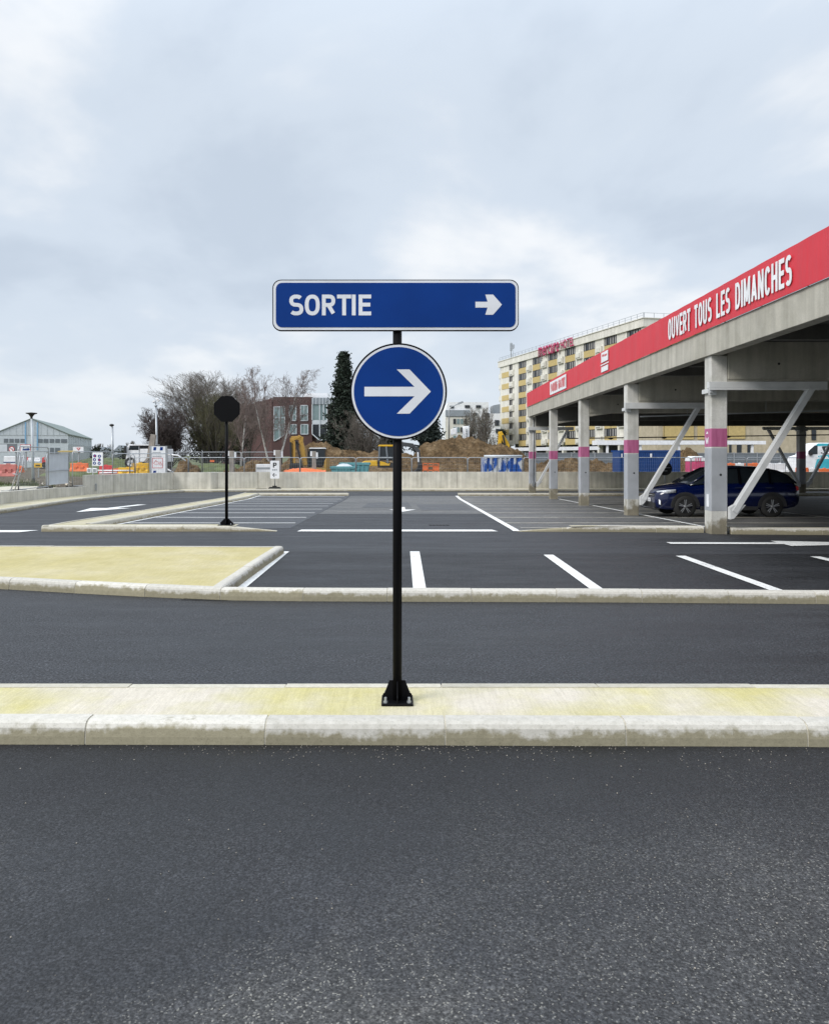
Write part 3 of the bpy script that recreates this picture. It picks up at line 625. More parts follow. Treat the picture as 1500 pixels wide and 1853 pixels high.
# grit and pale litter lying against the near kerb
gr = MB(); rg = random.Random(5)
for k in range(560):
    near = rg.random() < .6
    x = rg.gauss(.3, .8) if rg.random() < .5 else rg.uniform(-2.2, 3.2)
    y = 4.98 - abs(rg.gauss(0, .12)) if near else rg.uniform(2.4, 4.9)
    if x > 1.6 and rg.random() < .5: y = 4.9 - abs(rg.gauss(0, .3))
    s = rg.uniform(.0015, .0045); a = rg.uniform(0, 3)
    gr.add([(x+s*math.cos(a), y+s*math.sin(a), .006), (x-s*math.sin(a)*1.1, y+s*math.cos(a)*.8, .006), (x-s*math.cos(a)*1.4, y-s*math.sin(a), .006), (x+s*math.sin(a), y-s*math.cos(a), .006), (x, y, .006+s*1.2)], [(0,1,4),(1,2,4),(2,3,4),(3,0,4)])
tag(gr.build('grit', mat('pale_grit', (0.27, 0.245, 0.21), 0.9, 0.3, 60)), kind='stuff')
# raised verge behind the low wall on the left, grassy bank
wout = offset(kbs, 1.70)
def verge_edge(y):
    for (x0, y0), (x1, y1) in zip(wout, wout[1:]):
        if y0 <= y <= y1 and y1 > y0: return x0 + (x1-x0)*(y-y0)/(y1-y0)
    return -15.0
def verge_z(y, d):                                  # d: metres back from the wall
    x = verge_edge(y) - d; z = .35-.019*(y-29.2)
    if d > 1.1: z += .40*min(1, (d-1.1)/3)*(.6+.5*mnoise.noise(Vector((x*.3, y*.3, 0))))
    return z - max(0, d-13)*.06 - max(0, y-42.5)*.22
ve = MB()
for j in range(33):
    for i in range(25):
        y = 22 + j*.72; d = i*1.1; ve.v.append((verge_edge(y)-d, y, verge_z(y, d)))
for j in range(32):
    for i in range(24): a = j*25+i; ve.f.append([a, a+25, a+26, a+1]); ve.m.append(0 if i > 1 else 1); ve.sm.append(True)
tag(ve.build('verge', [M['grass'], M['mortar']]), kind='structure')
# ================================================================ SIGNS
def sign_base(t, px, pz, pr, top, plate=.20, zb=0.0):
    m = MB(); m.tube([(0,0,zb),(0,0,top)], pr, 20); m.build('pole', M['black'], t)
    m = MB(); m.box(-plate/2, plate/2, -plate/2, plate/2, zb, zb+.014); m.build('base_plate', M['black'], t, bevel=.002)
    for k in range(4):
        a = math.pi/2*k; mt = Matrix.Rotation(a, 4, 'Z')
        m = MB(); m.prism([(pr-.002, zb+.014), (plate*.46, zb+.014), (plate*.46, zb+.05), (plate*.40, zb+.06), (pr+.022, zb+.14), (pr-.002, zb+.14)], -.004, .004, 'y', 0, mt); m.build('gusset', M['black'], t)
    for sx in (-1, 1):
        for sy in (-1, 1):
            m = MB(); c = (sx*plate*.37, sy*plate*.37, zb+.014); m.lathe([(0,.0),(.014,0),(.014,.012),(.0085,.012),(.0085,.036),(0,.036)], 6, 0, 'z', c, False); m.build('bolt', M['galv'], t)
ex = thing('exit_sign', 'black post carrying a long blue SORTIE panel above a round blue arrow disc', 'road sign', (.007, 5.42, .139))
sign_base(ex, 0, 0, .0295, 2.70, .205)
Yp = 5.38; ky = Yp/F
zz = lambda v: H + (V0-v)*ky - .139; xx = lambda u: (u-U0)*ky - .007
Y0 = Yp - 5.42
m = MB(); m.prism(rrect(xx(493), xx(938.5), zz(598.5), zz(505.5), .055), Y0-.0, Y0+.022); pn = m.build('direction_panel', M['black'], ex)
m = MB(); m.prism(rrect(xx(494.7), xx(937), zz(596.8), zz(507.2), .052), Y0-.003, Y0-.0005); m.build('border', M['signwhite'], pn)
m = MB(); m.prism(rrect(xx(499.5), xx(932.5), zz(592), zz(511.5), .040), Y0-.0055, Y0-.0035); m.build('blue_field', M['blue'], pn)
m = MB()
for ch, ua, ub in (('S',523.4,549.2),('O',551.8,578.8),('R',582.7,606.8),('T',610,635.6),('I',636.8,643.8),('E',649,671.7)):
    w_ = xx(ub)-xx(ua); sw_ = 6.9*ky
    for j, st_ in enumerate(GL[ch][1]): thick(m, [(xx(ua)+sw_/2*(ch != 'T' or 1)+px*(w_-sw_), zz(570.5)+sw_/2+pz*(zz(533)-zz(570.5)-sw_)) for px, pz in st_], sw_, Y0-.0066-.0004*j, lambda a, b, y: (a, y, b))
m.build('lettering', M['signwhite'], pn)
def sign_arrow(x0, x1, zc, sw, hh, hx, inner, y):
    m = MB(); c = inner
    # shaft and a barbed head as one outline, split into convex pieces
    m.add([(x0,y,zc-sw/2),(x1-c,y,zc-sw/2),(x1-c,y,zc+sw/2),(x0,y,zc+sw/2)], [(0,1,2,3)])
    k = sw*1.05
    for s in (1, -1):
        m.add([(x1-c,y,zc+s*sw/2),(x1-c,y,zc),(x1,y,zc),(x1-hx,y,zc+s*hh),(x1-hx-k*1.28,y,zc+s*hh)], [(0,1,2,3,4)])
    return m
sign_arrow(xx(860), xx(908), zz(551.2), zz(546)-zz(556.5), zz(533)-zz(551.2), xx(908)-xx(892), xx(908)-xx(882), Y0-.0066).build('arrow', M['signwhite'], pn)
cu, cv = 721.0, 708.5; cx_, cz_ = xx(cu), zz(cv)
m = MB(); m.disc((cx_, cz_), 87.8*ky, Y0-.004, Y0+.03, 72); dk = m.build('arrow_disc', M['black'], ex)
m = MB(); m.disc((cx_, cz_), 84.6*ky, Y0-.0065, Y0-.0045, 72); m.build('border', M['signwhite'], dk)
m = MB(); m.disc((cx_, cz_), 80.6*ky, Y0-.009, Y0-.007, 72); m.build('blue_field', M['blue'], dk)
sign_arrow(xx(659.5), xx(779.5), zz(708.5), 17.2*ky, 40*ky, 38.5*ky, 29.5*ky, Y0-.0105).build('arrow', M['signwhite'], dk)
for z in (zz(640), zz(775)):
    m = MB(); m.box(-.06, .06, Y0+.028, Y0+.07, z-.015, z+.015); m.build('clamp', M['black'], ex)
# stop sign, seen from behind
st = thing('stop_sign', 'black octagonal sign seen from behind on a thin post before the left parking rows', 'road sign', (X(410,19.32), 19.32, .13))
sign_base(st, 0, 0, .036, 1.75 + (V0-716)*19.32/F - .13, .34)
zc = 1.75 + (V0-740)*19.3/F - .13; r = 25.2*19.3/F
m = MB(); m.prism([(.02+r*math.cos(R(22.5+45*k)), zc+r*math.sin(R(22.5+45*k))) for k in range(8)], -.075, -.052); m.build('panel', M['black'], st)
for dz in (.16, -.16):
    m = MB(); m.box(-.10, .12, -.052, -.03, zc+dz-.02, zc+dz+.02); m.build('bracket', M['black'], st)
# small standing parking sign by the far wall
pc = Vector((X(497,49.9), 49.9, -.25))
ps = thing('parking_sign', 'small white standing sign with a black P and left arrow before the wall', 'sign', pc)
zp = lambda v: H + (V0-v)*49.9/F - pc.z; xp = lambda u: X(u,49.9)-pc.x
m = MB(); m.tube([(0,.03,.05),(0,.03,zp(840))], .028, 10); m.build('post', M['galv'], ps)
m = MB(); m.prism([(-.40,-.02),(.40,-.02),(.28,.10),(-.28,.10)], -.22, .22); m.box(-.12,.12,-.12,.12,.10,.17); m.build('rubber_foot', M['rubber'], ps)
m = MB(); m.prism(rrect(xp(489), xp(505.5), zp(866), zp(833.5), .06), -.02, 0); pnl = m.build('panel', M['white'], ps)
m = MB(); lettering(m, 'P', xp(494.2), zp(846), .22, .30, .062, -.026); m.build('lettering', M['black'], pnl)
m = MB()
for k in range(3): m.add([(xp(493)+.105*k,-.024,zp(851.5)),(xp(493)+.07+.105*k,-.024,zp(851.5)),(xp(493)+.07+.105*k,-.024,zp(848.5)),(xp(493)+.105*k,-.024,zp(848.5))], [(0,1,2,3)])
m.build('faded_lettering', M['galv'], pnl)
m = MB(); x0, x1, za = xp(493), xp(501.2), zp(859.5); m.add([(x0+.04,-.024,za-.016),(x1,-.024,za-.016),(x1,-.024,za+.016),(x0+.04,-.024,za+.016)], [(0,1,2,3)])
for s in (1,-1): m.add([(x0,-.0245,za),(x0+.05,-.0245,za),(x0+.145,-.0245,za+s*.10),(x0+.10,-.0245,za+s*.115)], [(0,1,2,3)])
m.build('arrow', M['black'], pnl)
# ================================================================ PARKING DECK (right)
DX, DY, DA = 7.17, 18.6, -math.atan(.0227)
deck = thing('parking_deck', 'concrete open-sided parking deck on square columns with pink bands, on the right', 'parking deck', (DX, DY, 0), DA)
SP = 7.28; ROWS = [-2, -1, 0, 1, 2, 3, 4]
cw, cd = .36, .42
def ybase(k): return DY + k*SP
def column(lx, k, both=False, strut=True):
    zb = GZ(ybase(k)) - .05; top = 3.97; gb = GZ(ybase(k)); ly = k*SP
    m = MB(); m.box(lx-cw/2, lx+cw/2, ly-cd/2, ly+cd/2, zb, top); c = m.build('column', M['column_concrete'], deck, bevel=.018)
    e = .003
    m = MB(); m.box(lx-cw/2-e, lx+cw/2+e, ly-cd/2-e, ly+cd/2+e, gb+1.93, gb+2.36); m.build('pink_band', M['pinkpaint'], c, bevel=.018)
    m = MB(); m.box(lx-cw/2-e*.8, lx+cw/2+e*.8, ly-cd/2-e*.8, ly+cd/2+e*.8, gb+.50, gb+1.927); m.build('grey_paint', M['greycol'], c, bevel=.018)
    m = MB(); m.disc((lx+.03, gb+1.32), .028, ly-cd/2-.006, ly-cd/2-.0035, 14); m.build('anchor_hole', M['dark'], c)
    if strut:
        for s in ((1, -1) if both else (1,)):
            x0, x1 = lx + s*(cw/2), lx + s*2.3
            m = MB()
            xa, xb = sorted((lx - s*(cw/2+.10), x1)); m.box(xa, xb, ly-cd/2-.16, ly-cd/2-.004, 3.235, 3.375); m.box(xa, xb, ly-cd/2-.16, ly-cd/2-.12, 3.19, 3.235)
            m.build('steel_collar', M['steel'], deck, bevel=.006)
            m = MB(); xa, xb = sorted((lx - s*(cw/2+.06), lx - s*(cw/2+.004))); m.box(xa, xb, ly-cd/2-.12, ly+cd/2, 3.14, 3.235); m.box(lx-cw/2-.06, lx-cw/2+.10, ly-cd/2-.05, ly-cd/2-.004, 3.09, 3.185); m.build('collar_bracket', M['steel'], deck)
            m = MB(); m.bar((lx+s*(cw/2+.10), ly-cd/2-.08, gb+.50), (lx+s*1.97, ly-cd/2-.08, 3.22), .12, .20, 0, (0,1,0)); m.bar((lx+s*(cw/2+.10), ly-cd/2-.012, gb+.50), (lx+s*1.97, ly-cd/2-.012, 3.22), .018, .24, 0, (0,1,0)); m.build('diagonal_strut', M['steel'], deck)
            m = MB(); xa = lx + s*(cw/2+.004)
            m.prism([(xa, gb+.34), (xa+s*.08, gb+.36), (xa+s*.34, gb+.66), (xa+s*.10, gb+.66), (xa, gb+.60)], ly-cd/2-.16, ly-cd/2-.005); m.build('strut_shoe', M['steel'], deck)
            m = MB(); m.box(lx+s*1.97-.2, lx+s*1.97+.2, ly-cd/2-.18, ly-cd/2+.02, 3.225, 3.243)
            for q in (-.16, .16): m.lathe([(0,0),(.02,0),(.02,-.04),(0,-.04)], 6, 0, 'z', (lx+s*1.97+q, ly-cd/2-.08, 3.225), False)
            m.build('strut_plate', M['steel'], deck)
    return c
M['pinkpaint'] = mat('pink_column_paint', (0.46, 0.10, 0.24), 0.6, 0.2, 3, stretch=(4, 4, .5), col2=(0.50, 0.15, 0.29))
M['greycol'] = mat('grey_column_paint', (0.36, 0.375, 0.40), 0.6, 0.12, 2.5)
cols = {}
for k in ROWS: cols[k] = column(0, k, strut=k in (-2, -1, 0, 1, 4))
for k in ROWS: column(15.3, k, both=True, strut=k in (0, 2, 4))
for k in ROWS: column(30.5, k, strut=False)
# white sign sticker, band marks on the first column
m = MB(); ly = 0; m.box(-cw/2-.012, -cw/2-.004, -.09, .05, .60, .88); m.build('white_notice', M['white'], cols[0])
fnw = lambda a, b, y: (-cw/2 + y, -a, b)
m = MB(); lettering(m, 'W', -.13, 2.00, .20, .17, .032, -.0052, fnw); m.build('lettering', M['white'], cols[0])
m = MB(); m.add([(-cw/2-.0055, -(x_), z_) for x_, z_ in ((-.09,2.235),(.03,2.235),(.035,2.255),(.015,2.268),(-.005,2.288),(-.035,2.288),(-.05,2.268),(-.085,2.258))], [tuple(range(8))]); m.build('cloud_mark', M['white'], cols[0])
m = MB(); m.tube([(.03, 4*SP-cd/2-.03, 3.9), (.03, 4*SP-cd/2-.03, .25)], .022, 8); m.box(-.03, .10, 4*SP-cd/2-.11, 4*SP-cd/2-.004, .02, .25); m.build('downpipe', M['galv'], cols[4])
y0, y1 = -2*SP-.45, 4*SP+.28
# edge beam in precast lengths, slab, cross beams, far and side edges
ek = [y0] + [k*SP for k in range(-1, 5)] ; ek[-1] = y1
for a, b in zip(ek, ek[1:]):
    m = MB(); m.box(-cw/2-.055, -cw/2+.22, a+.006, b-.006, 3.97, 4.56); m.build('edge_beam', M['deck_concrete'], deck, bevel=.01)
m = MB(); m.box(-cw/2-.03, 44, y0+.02, y1-.02, 4.28, 4.45); m.box(cw/2+.3, 44, y1-.019, y1+2.6, 4.28, 4.45); m.build('deck_slab', M['soffit'], deck)  # second box: hidden strip past the end columns, added to shade the wall
m = MB(); m.box(cw/2+.3, 44, y1+2.3, y1+2.58, 3.72, 4.27); m.build('end_beam', M['deck_concrete'], deck)
m = MB(); m.box(-cw/2-.05, 44, y0-.12, y0+.0, 3.9, 4.56); m.build('end_beam', M['deck_concrete'], deck)
for k in ROWS:
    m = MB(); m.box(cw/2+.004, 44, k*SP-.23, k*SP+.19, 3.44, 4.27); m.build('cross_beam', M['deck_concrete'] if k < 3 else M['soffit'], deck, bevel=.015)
    m = MB(); m.prism([(cw/2, 3.44), (cw/2+.9, 3.44), (cw/2+.9, 3.425), (cw/2, 3.30)], k*SP-.20, k*SP+.16); m.build('corbel', M['deck_concrete'], deck)
    for j in range(3):
        m = MB(); m.disc((1.3+1.2*j, 3.78), .028, k*SP-.236, k*SP-.232, 12); m.build('anchor_hole', M['dark'], deck)
for k in range(-2, 4):
    for j in (1, 2):
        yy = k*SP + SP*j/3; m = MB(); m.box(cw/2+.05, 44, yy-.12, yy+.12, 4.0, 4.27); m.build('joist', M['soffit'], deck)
m = MB(); m.bar((.5, 1.0*SP+.8, 3.0), (8.5, 1.0*SP+.8, 3.25), .05, .04)
for q in (2, 4.5, 7): m.tube([(q, SP+.8, 3.03+.0312*(q-.5)), (q, SP+.8, 4.27)], .008, 4)
m.build('cable_tray', M['galv'], deck)
m = MB(); m.bar((.5, 3.0*SP-1.2, 2.55), (15, 3.0*SP-1.2, 2.75), .06, .05)
for q in (2.5, 5, 8): m.lathe([(0,-.09),(.13,-.05),(.04,0),(0,0)], 10, 0, 'z', (q, 3*SP-1.2, 2.55+.0138*q)); m.tube([(q, 3*SP-1.2, 2.6), (q, 3*SP-1.2, 4.27)], .01, 4)
m.build('lamp_rail', M['frame'], deck)
# banner along the edge, hung proud of the beam
bn = thing('advertising_banner', 'long red fabric banner lettered OUVERT TOUS LES DIMANCHES along the edge of the parking deck', 'banner', (DX, DY, 0), DA)
bx = -cw/2-.10
m = MB(); nn_ = 420
for i in range(nn_+1):
    y = y0-.05 + (y1-.02-y0+.05)*i/nn_
    for j in range(7):
        z = 4.545 + (5.34-4.545)*j/6
        m.v.append((bx + .005*mnoise.noise(Vector((y*.9+z*1.5, z*1.2, 1)))*(1 if 0 < j < 6 else .1) + (.02*max(0, 1-abs((y-10.6)-(z-4.9)*1.1)/.10)*(1-abs(z-4.9)/.36) if 0 < j < 6 else 0)*-1, y, z + (.006*abs(math.sin(y*3.4)) if j in (0, 6) else 0)))
for i in range(nn_):
    for j in range(6): a = i*7+j; m.f.append([a, a+7, a+8, a+1]); m.m.append(0); m.sm.append(False)
fab = m.build('fabric', M['banner'], bn); md = fab.modifiers.new('thickness', 'SOLIDIFY'); md.thickness = .006
m = MB(); m.box(bx+.03, bx+.06, y0, y1-.02, 5.28, 5.31); m.box(bx+.03, bx+.06, y0, y1-.02, 4.60, 4.64); m.box(bx+.008, -cw/2-.0551, y0, y1-.02, 4.562, 4.592)
for i in range(24): q = y0 + (y1-y0)*(i+.5)/24; m.box(bx+.03, bx+.07, q-.02, q+.02, 4.565, 5.31)
m.build('rail_frame', M['frame'], bn)
fnb = lambda a, b, y: (bx + y, -a, b)             # reads left to right when seen from the west: right is towards the camera
def yb(u):                                        # where a photo column meets the banner plane
    # (DX + bx*cos + y*.0227.. , DY + y): x/Y = (u-U0)/F
    k = (u-U0)/F; x0 = DX + bx; return (x0 - k*DY)/(k - .0227)
def seg_text(t, ua, ub, z0, z1, sw, m_='white', y=-.028):
    a, b = yb(ua), yb(ub); m = MB(); lettering(m, t, -a, z0, a-b, z1-z0, sw, y, fnb, gap=.5, space=.6); return m.build('lettering', M[m_], bn)
seg_text('OUVERT TOUS LES DIMANCHES', 1211, 1436, 4.68, 5.21, .086)
a, b = yb(995.8), yb(1025.3); m = MB(); m.add([fnb(p[0], p[1], -.024) for p in ((-a,4.63),(-b,4.63),(-b,5.24),(-a,5.24))], [(0,1,2,3)]); m.build('white_patch', M['white'], bn)
seg_text('PARKING GRATUIT', 998, 1023.5, 4.73, 5.14, .11, 'red', -.028)
a, b = yb(1089), yb(1101.5)
for z0, z1 in ((4.95,5.29),(4.62,4.80)):
    m = MB(); m.add([fnb(p[0], p[1], -.024) for p in ((-a,z0),(-b,z0),(-b,z1),(-a,z1))], [(0,1,2,3)]); m.build('white_patch', M['white'], bn)
m = MB(); m.add([fnb(p[0], p[1], -.025) for p in ((-a-.1,4.85),(-b+.1,4.85),(-b+.1,4.89),(-a-.1,4.89))], [(0,1,2,3)]); m.build('white_stripe', M['white'], bn)
m = MB(); wdt = a-b; lettering(m, 'W', -a+.12*wdt, 5.12, .3*wdt, .12, .05, -.027, fnb)
for j in range(4): m.add([fnb(-a+wdt*(.45+.11*j), 5.12, -.027), fnb(-a+wdt*(.53+.11*j), 5.12, -.027), fnb(-a+wdt*(.53+.11*j), 5.19, -.027), fnb(-a+wdt*(.45+.11*j), 5.19, -.027)], [(0,1,2,3)])
m.build('logo', M['red'], bn)
M['sheetw'] = mat('pale_sheet', (0.55,0.59,0.63), .5, .08, 2)
# ================================================================ CAR under the deck
def loft(sections, mats=0, close=True):
    m = MB(); n = len(sections[0])
    for s in sections: m.v += [tuple(p) for p in s]
    for i in range(len(sections)-1):
        for j in range(n-1): a = i*n+j; m.f.append([a, a+1, a+n+1, a+n]); m.m.append(0); m.sm.append(True)
    if close:
        for b in (0, (len(sections)-1)*n): m.f.append([b+j for j in range(n)]); m.m.append(0); m.sm.append(False)
    return m
def wheel(parent, x, y, r, wd, side, rimmat, spokes=5):
    wt = MB(); wt.lathe([(r*.62,-wd/2),(r*.93,-wd/2),(r,-wd*.32),(r,wd*.32),(r*.93,wd/2),(r*.62,wd/2)], 28, 0, 'y', (x, y, r))
    w_ = wt.build('wheel', M['rubber'], parent)
    rm = MB(); yo = y + side*wd*.42
    rr2 = MB(); rr2.lathe([(r*.66, -.012),(r*.66,.012),(r*.60,.012),(r*.60,-.012)], 28, 0, 'y', (x, yo, r)); rr2.build('rim_edge', M['dark'], w_)
    rm.lathe([(0,-.01),(r*.16,-.01),(r*.14,.014),(0,.02)], 14, 0, 'y', (x, yo, r))
    for k in range(spokes):
        for d in (-.13, .13):
            a = 2*math.pi*k/spokes + .3; p = Vector((x + r*.10*math.cos(a+d*2), yo, r + r*.10*math.sin(a+d*2))); q = Vector((x + r*.63*math.cos(a+d), yo, r + r*.63*math.sin(a+d)))
            rm.bar(p, q, .016, .02, 0, (0,1,0))
    rm.build('rim', rimmat, w_)
    dk = MB(); dk.lathe([(0,0),(r*.62,0)], 24, 0, 'y', (x, y + side*wd*.2, r)); dk.build('brake_backing', M['dark'], w_)
    return w_
cy = 25.55; cz = GZ(25.2); cxf = X(1185, 24.9)
car = thing('parked_car', 'dark blue crossover car parked under the deck, nose showing left of the nearest column', 'car', (cxf, cy, cz), R(.0))
M['rimdark'] = mat('dark_alloy', (0.42, 0.43, 0.45), .3, .1); nodes(M['rimdark'])[1].inputs['Metallic'].default_value = .6
# outline stations: x, sill z, belt z, half width
ST = [(0.00,.36,.66,.60),(.05,.30,.74,.70),(.16,.26,.80,.80),(.38,.24,.875,.86),(.8,.24,.945,.885),(1.25,.24,1.0,.89),(2.2,.24,1.03,.89),(3.3,.24,1.06,.89),(3.9,.27,1.06,.87),(4.15,.32,1.02,.82),(4.27,.40,.90,.78)]
secs = []
for x, z0, zb_, hw in ST:
    half = [(hw*.90, z0), (hw*.985, z0+.10), (hw, (z0+zb_)/2-.02), (hw*.985, zb_-.12), (hw*.93, zb_-.03), (hw*.80, zb_+.015), (hw*.4, zb_+.045), (0, zb_+.05)]
    full = [(x, -y, z) for y, z in half] + [(x, y, z) for y, z in reversed(half[:-1])]
    secs.append(full)
body = loft(secs).build('body', M['carblue'], car)
GS = [(0.98,.99,.99,.84),(1.35,1.02,1.22,.83),(1.82,1.03,1.47,.80),(2.5,1.04,1.52,.79),(3.2,1.05,1.50,.79),(3.7,1.06,1.41,.78),(3.98,1.06,1.28,.77),(4.20,1.03,1.06,.76)]
secs = []
for x, zb_, zr, hw in GS:
    t = (zr-zb_)/.45; half = [(hw*1.02, zb_-.02), (hw*(1-.10*t), zb_+(zr-zb_)*.6), (hw*(1-.22*t), zr-.035), (hw*(1-.34*t), zr), (0, zr+.02)]
    secs.append([(x, -y, z) for y, z in half] + [(x, y, z) for y, z in reversed(half[:-1])])
cab = loft(secs).build('windows', M['glassd'], car)
rs = [[(x, y*k, z) for (y, z) in ((-hw*.66,zr+.006),(-hw*.33,zr+.022),(0,zr+.03),(hw*.33,zr+.022),(hw*.66,zr+.006))] for x, zb_, zr, hw in GS[2:7] for k in (1,)]
loft(rs, close=False).build('roof', M['carblack'], car)
for s in (-1, 1):
    m = MB(); m.tube([(1.0, s*.82, 1.0),(1.37, s*.775, 1.22),(1.84, s*.665, 1.46),(2.5, s*.635, 1.515),(3.2, s*.635, 1.495)], .022, 6); m.build('roof_pillar', M['carblack'] if s > 0 else M['carblue'], cab)
    for px in (2.45, 3.35): m = MB(); m.bar((px, s*.885, 1.02), (px+.06, s*.64, 1.46), .06, .03, 0, (0,1,0)); m.build('door_pillar', M['carblack'], cab)
    for wx in (.83, 3.42):
        m = MB(); prof = []
        pts = [(wx+.43*math.cos(a), .335+.43*math.sin(a)) for a in [math.pi*k/14 for k in range(15)]]; inn = [(wx+.35*math.cos(a), .335+.35*math.sin(a)) for a in [math.pi*k/14 for k in range(15)]]
        for i in range(14): m.prism([pts[i], pts[i+1], inn[i+1], inn[i]], s*.80, s*.905)
        m.prism([(wx+.37*math.cos(a), .335+.37*math.sin(a)) for a in [math.pi*k/14 for k in range(15)]] , s*.80, s*.893)
        m.build('wheel_arch', M['dark'], car)
        wheel(car, wx, s*.80, .335, .215, s, M['rimdark'])
    m = MB(); m.box(1.28, 3.0, min(s*.84, s*.905), max(s*.84, s*.905), .22, .34); m.build('sill', M['dark'], car, bevel=.02)
    m = MB(); m.prism([(1.32,1.03),(1.45,1.15),(1.60,1.14),(1.56,1.03)], min(s*.90,s*1.04), max(s*.90,s*1.04)); m.build('mirror', M['carblue'], car, bevel=.02)
    for hx in (2.3, 3.2): mm = MB(); mm.box(hx, hx+.2, min(s*.885,s*.915), max(s*.885,s*.915), .88, .905); mm.build('door_handle', M['carblue'], car)
    # headlight wraps from nose to flank
    m = MB(); q = [(.075,.50),(.09,.62),(.17,.735),(.34,.835),(.56,.878)]
    for i, (hx, hy) in enumerate(q):
        t = i/4; o_ = .012
        m.v += [(hx-o_, s*(hy+o_), .655+.095*t), (hx-o_, s*(hy+o_), .765+.085*t)]
    for i in range(4): m.f.append([2*i, 2*i+1, 2*i+3, 2*i+2]); m.m.append(0); m.sm.append(True)
    hl = m.build('headlight', M['headlamp'] if 'headlamp' in M else M.setdefault('headlamp', mat('headlamp', (0.55, 0.58, 0.62), 0.15, 0.25, 14)), car); md = hl.modifiers.new('t', 'SOLIDIFY'); md.thickness = .03
    m = MB(); m.v += [(.10, s*.755, .40), (.13, s*.80, .38), (.13, s*.80, .50), (.10, s*.735, .545)]; m.v = [(a-.02, b + s*.02, c) for a, b, c in m.v]; m.f.append([0,1,2,3]); m.m.append(0); m.sm.append(False)
    fl = m.build('fog_light', M['white'], car); md = fl.modifiers.new('t', 'SOLIDIFY'); md.thickness = .02
    m = MB(); m.box(4.12, 4.25, min(s*.6,s*.80), max(s*.6,s*.80), .80, .93); m.build('tail_light', M['dred'], car, bevel=.02)
m = MB(); m.box(-.012, .06, -.56, .56, .60, .715); m.build('grille', M['dark'], car, bevel=.02)
m = MB(); m.box(-.022, .03, -.62, .62, .655, .672); m.build('grille_trim', M['chrome'], car)
m = MB(); m.box(-.012, .09, -.62, .62, .27, .44); m.box(-.03, .12, -.70, .70, .225, .262); m.build('lower_grille', M['dark'], car, bevel=.015)
m = MB(); m.box(-.036, .02, -.60, .60, .262, .276); m.build('bumper_trim', M['chrome'], car)
m = MB(); m.box(-.028, -.01, -.26, .26, .455, .565); npl = m.build('number_plate', M['white'], car)
fnp = lambda a, b, y: (-.028 + y, -a, b)
m = MB(); lettering(m, 'H I I H', -.19, .478, .38, .065, .011, -.003, fnp); m.build('lettering', M['black'], npl)
m = MB(); m.lathe([(.062,-.006),(.072,-.006),(.072,.006),(.062,.006),(.062,-.006)], 24, 0, 'x', (-.03, 0, .664)); fnl = lambda a, b, y: (-.032 + y, -a, b)
thick(m, [(-.033,.71),(-.012,.665),(0,.69),(.012,.665),(.033,.71)], .011, 0, fnl); thick(m, [(-.052,.69),(-.026,.612),(0,.655),(.026,.612),(.052,.69)], .011, -.001, fnl); m.build('badge', M['chrome'], car)

# round sign seen from behind, inside the deck
rsn = thing('round_sign', 'dark back of a round sign on a thin grey post under the deck', 'road sign', (X(1203,44.5), 44.5, -.38))
m = MB(); m.tube([(0,0,0),(0,0,1.9)], .035, 10); m.build('post', M['galv'], rsn)
zc = H - (848-V0)*44.5/F + .38
m = MB(); m.disc((0, zc), .36, -.08, -.04, 32); m.build('panel', M['dark'], rsn)
m = MB(); m.box(-.26,.26,-.095,-.08, zc+.03, zc+.08); m.box(-.2,.1,-.095,-.08, zc-.14, zc-.09); m.build('bracket', M['galv'], rsn)

# ================================================================ SITE FENCES
SG = -.34
def fence_panel():
    t = thing('mesh_fence_panel', None, None, (0,0,0)); W_, H_ = 3.5, 1.95
    m = MB(); z0 = .12; rr_ = .12
    m.tube([(.02,0,.03),(.02,0,H_-rr_),(.055,0,H_-.035),(rr_+.02,0,H_),(W_-rr_-.02,0,H_),(W_-.055,0,H_-.035),(W_-.02,0,H_-rr_),(W_-.02,0,.03)], .029, 6); m.tube([(.02,0,z0),(W_-.02,0,z0)], .024, 6)
    m.build('frame', M['galv'], t)
    m = MB()
    for k in range(1, 26): x = W_*k/26; m.box(x-.0025, x+.0025, -.0025, .0025, z0, H_)
    for k in range(1, 8): z = z0+(H_-z0)*k/8; m.box(.02, W_-.02, .0026, .0066, z-.0025, z+.0025)
    tag(m.build('wire_mesh', M['galv'], t), kind='stuff')
    m = MB()
    m.prism([(-.36,0),(.36,0),(.30,.13),(-.30,.13)], -.12, .12, 'x'); m.build('foot_block', M['rubber'], t)
    return t
FP = fence_panel(); first = [True]
def put_fence(x, y, z, rz, label, group, sx=1.0):
    t = FP if first[0] else copy_tree(FP); first[0] = False
    t.location = (x, y, z); t.rotation_euler = (0, 0, rz); t.scale = (sx, 1, 1); tag(t, label, 'fence panel', group); return t
GF = 'wire fence panels along the boundary wall'
lab = ['left of the tall notice board', 'behind the small white parking sign', 'in front of the yellow boom digger cab', 'in front of the teal skips', 'just left of the exit sign post', 'just right of the exit sign post', 'in front of the big earth heap', 'in front of the peeling blue skip', 'behind the second far column of the deck', 'behind the third far column of the deck', 'in front of the dark blue container', 'right of the dark blue container']
xs = [240+101*k for k in range(12)]
for k, u in enumerate(xs):
    put_fence(X(u, 53), 53 + .05*math.sin(k*2), SG, 0, 'wire fence panel behind the far wall, ' + lab[k], GF, 1.02)
lfp = [(-15.15,46.0),(-15.75,42.7)]
put_fence(-16.2, 47.3, .0-.1, R(35), 'galvanised wire fence panel at the bend of the wall, in front of the yellow barriers', GF)
put_fence(-17.2, 44.0, .0, R(73), 'galvanised wire fence panel holding the white symbol board', GF)
GR_ = 'rear wire fence panels before the trees'
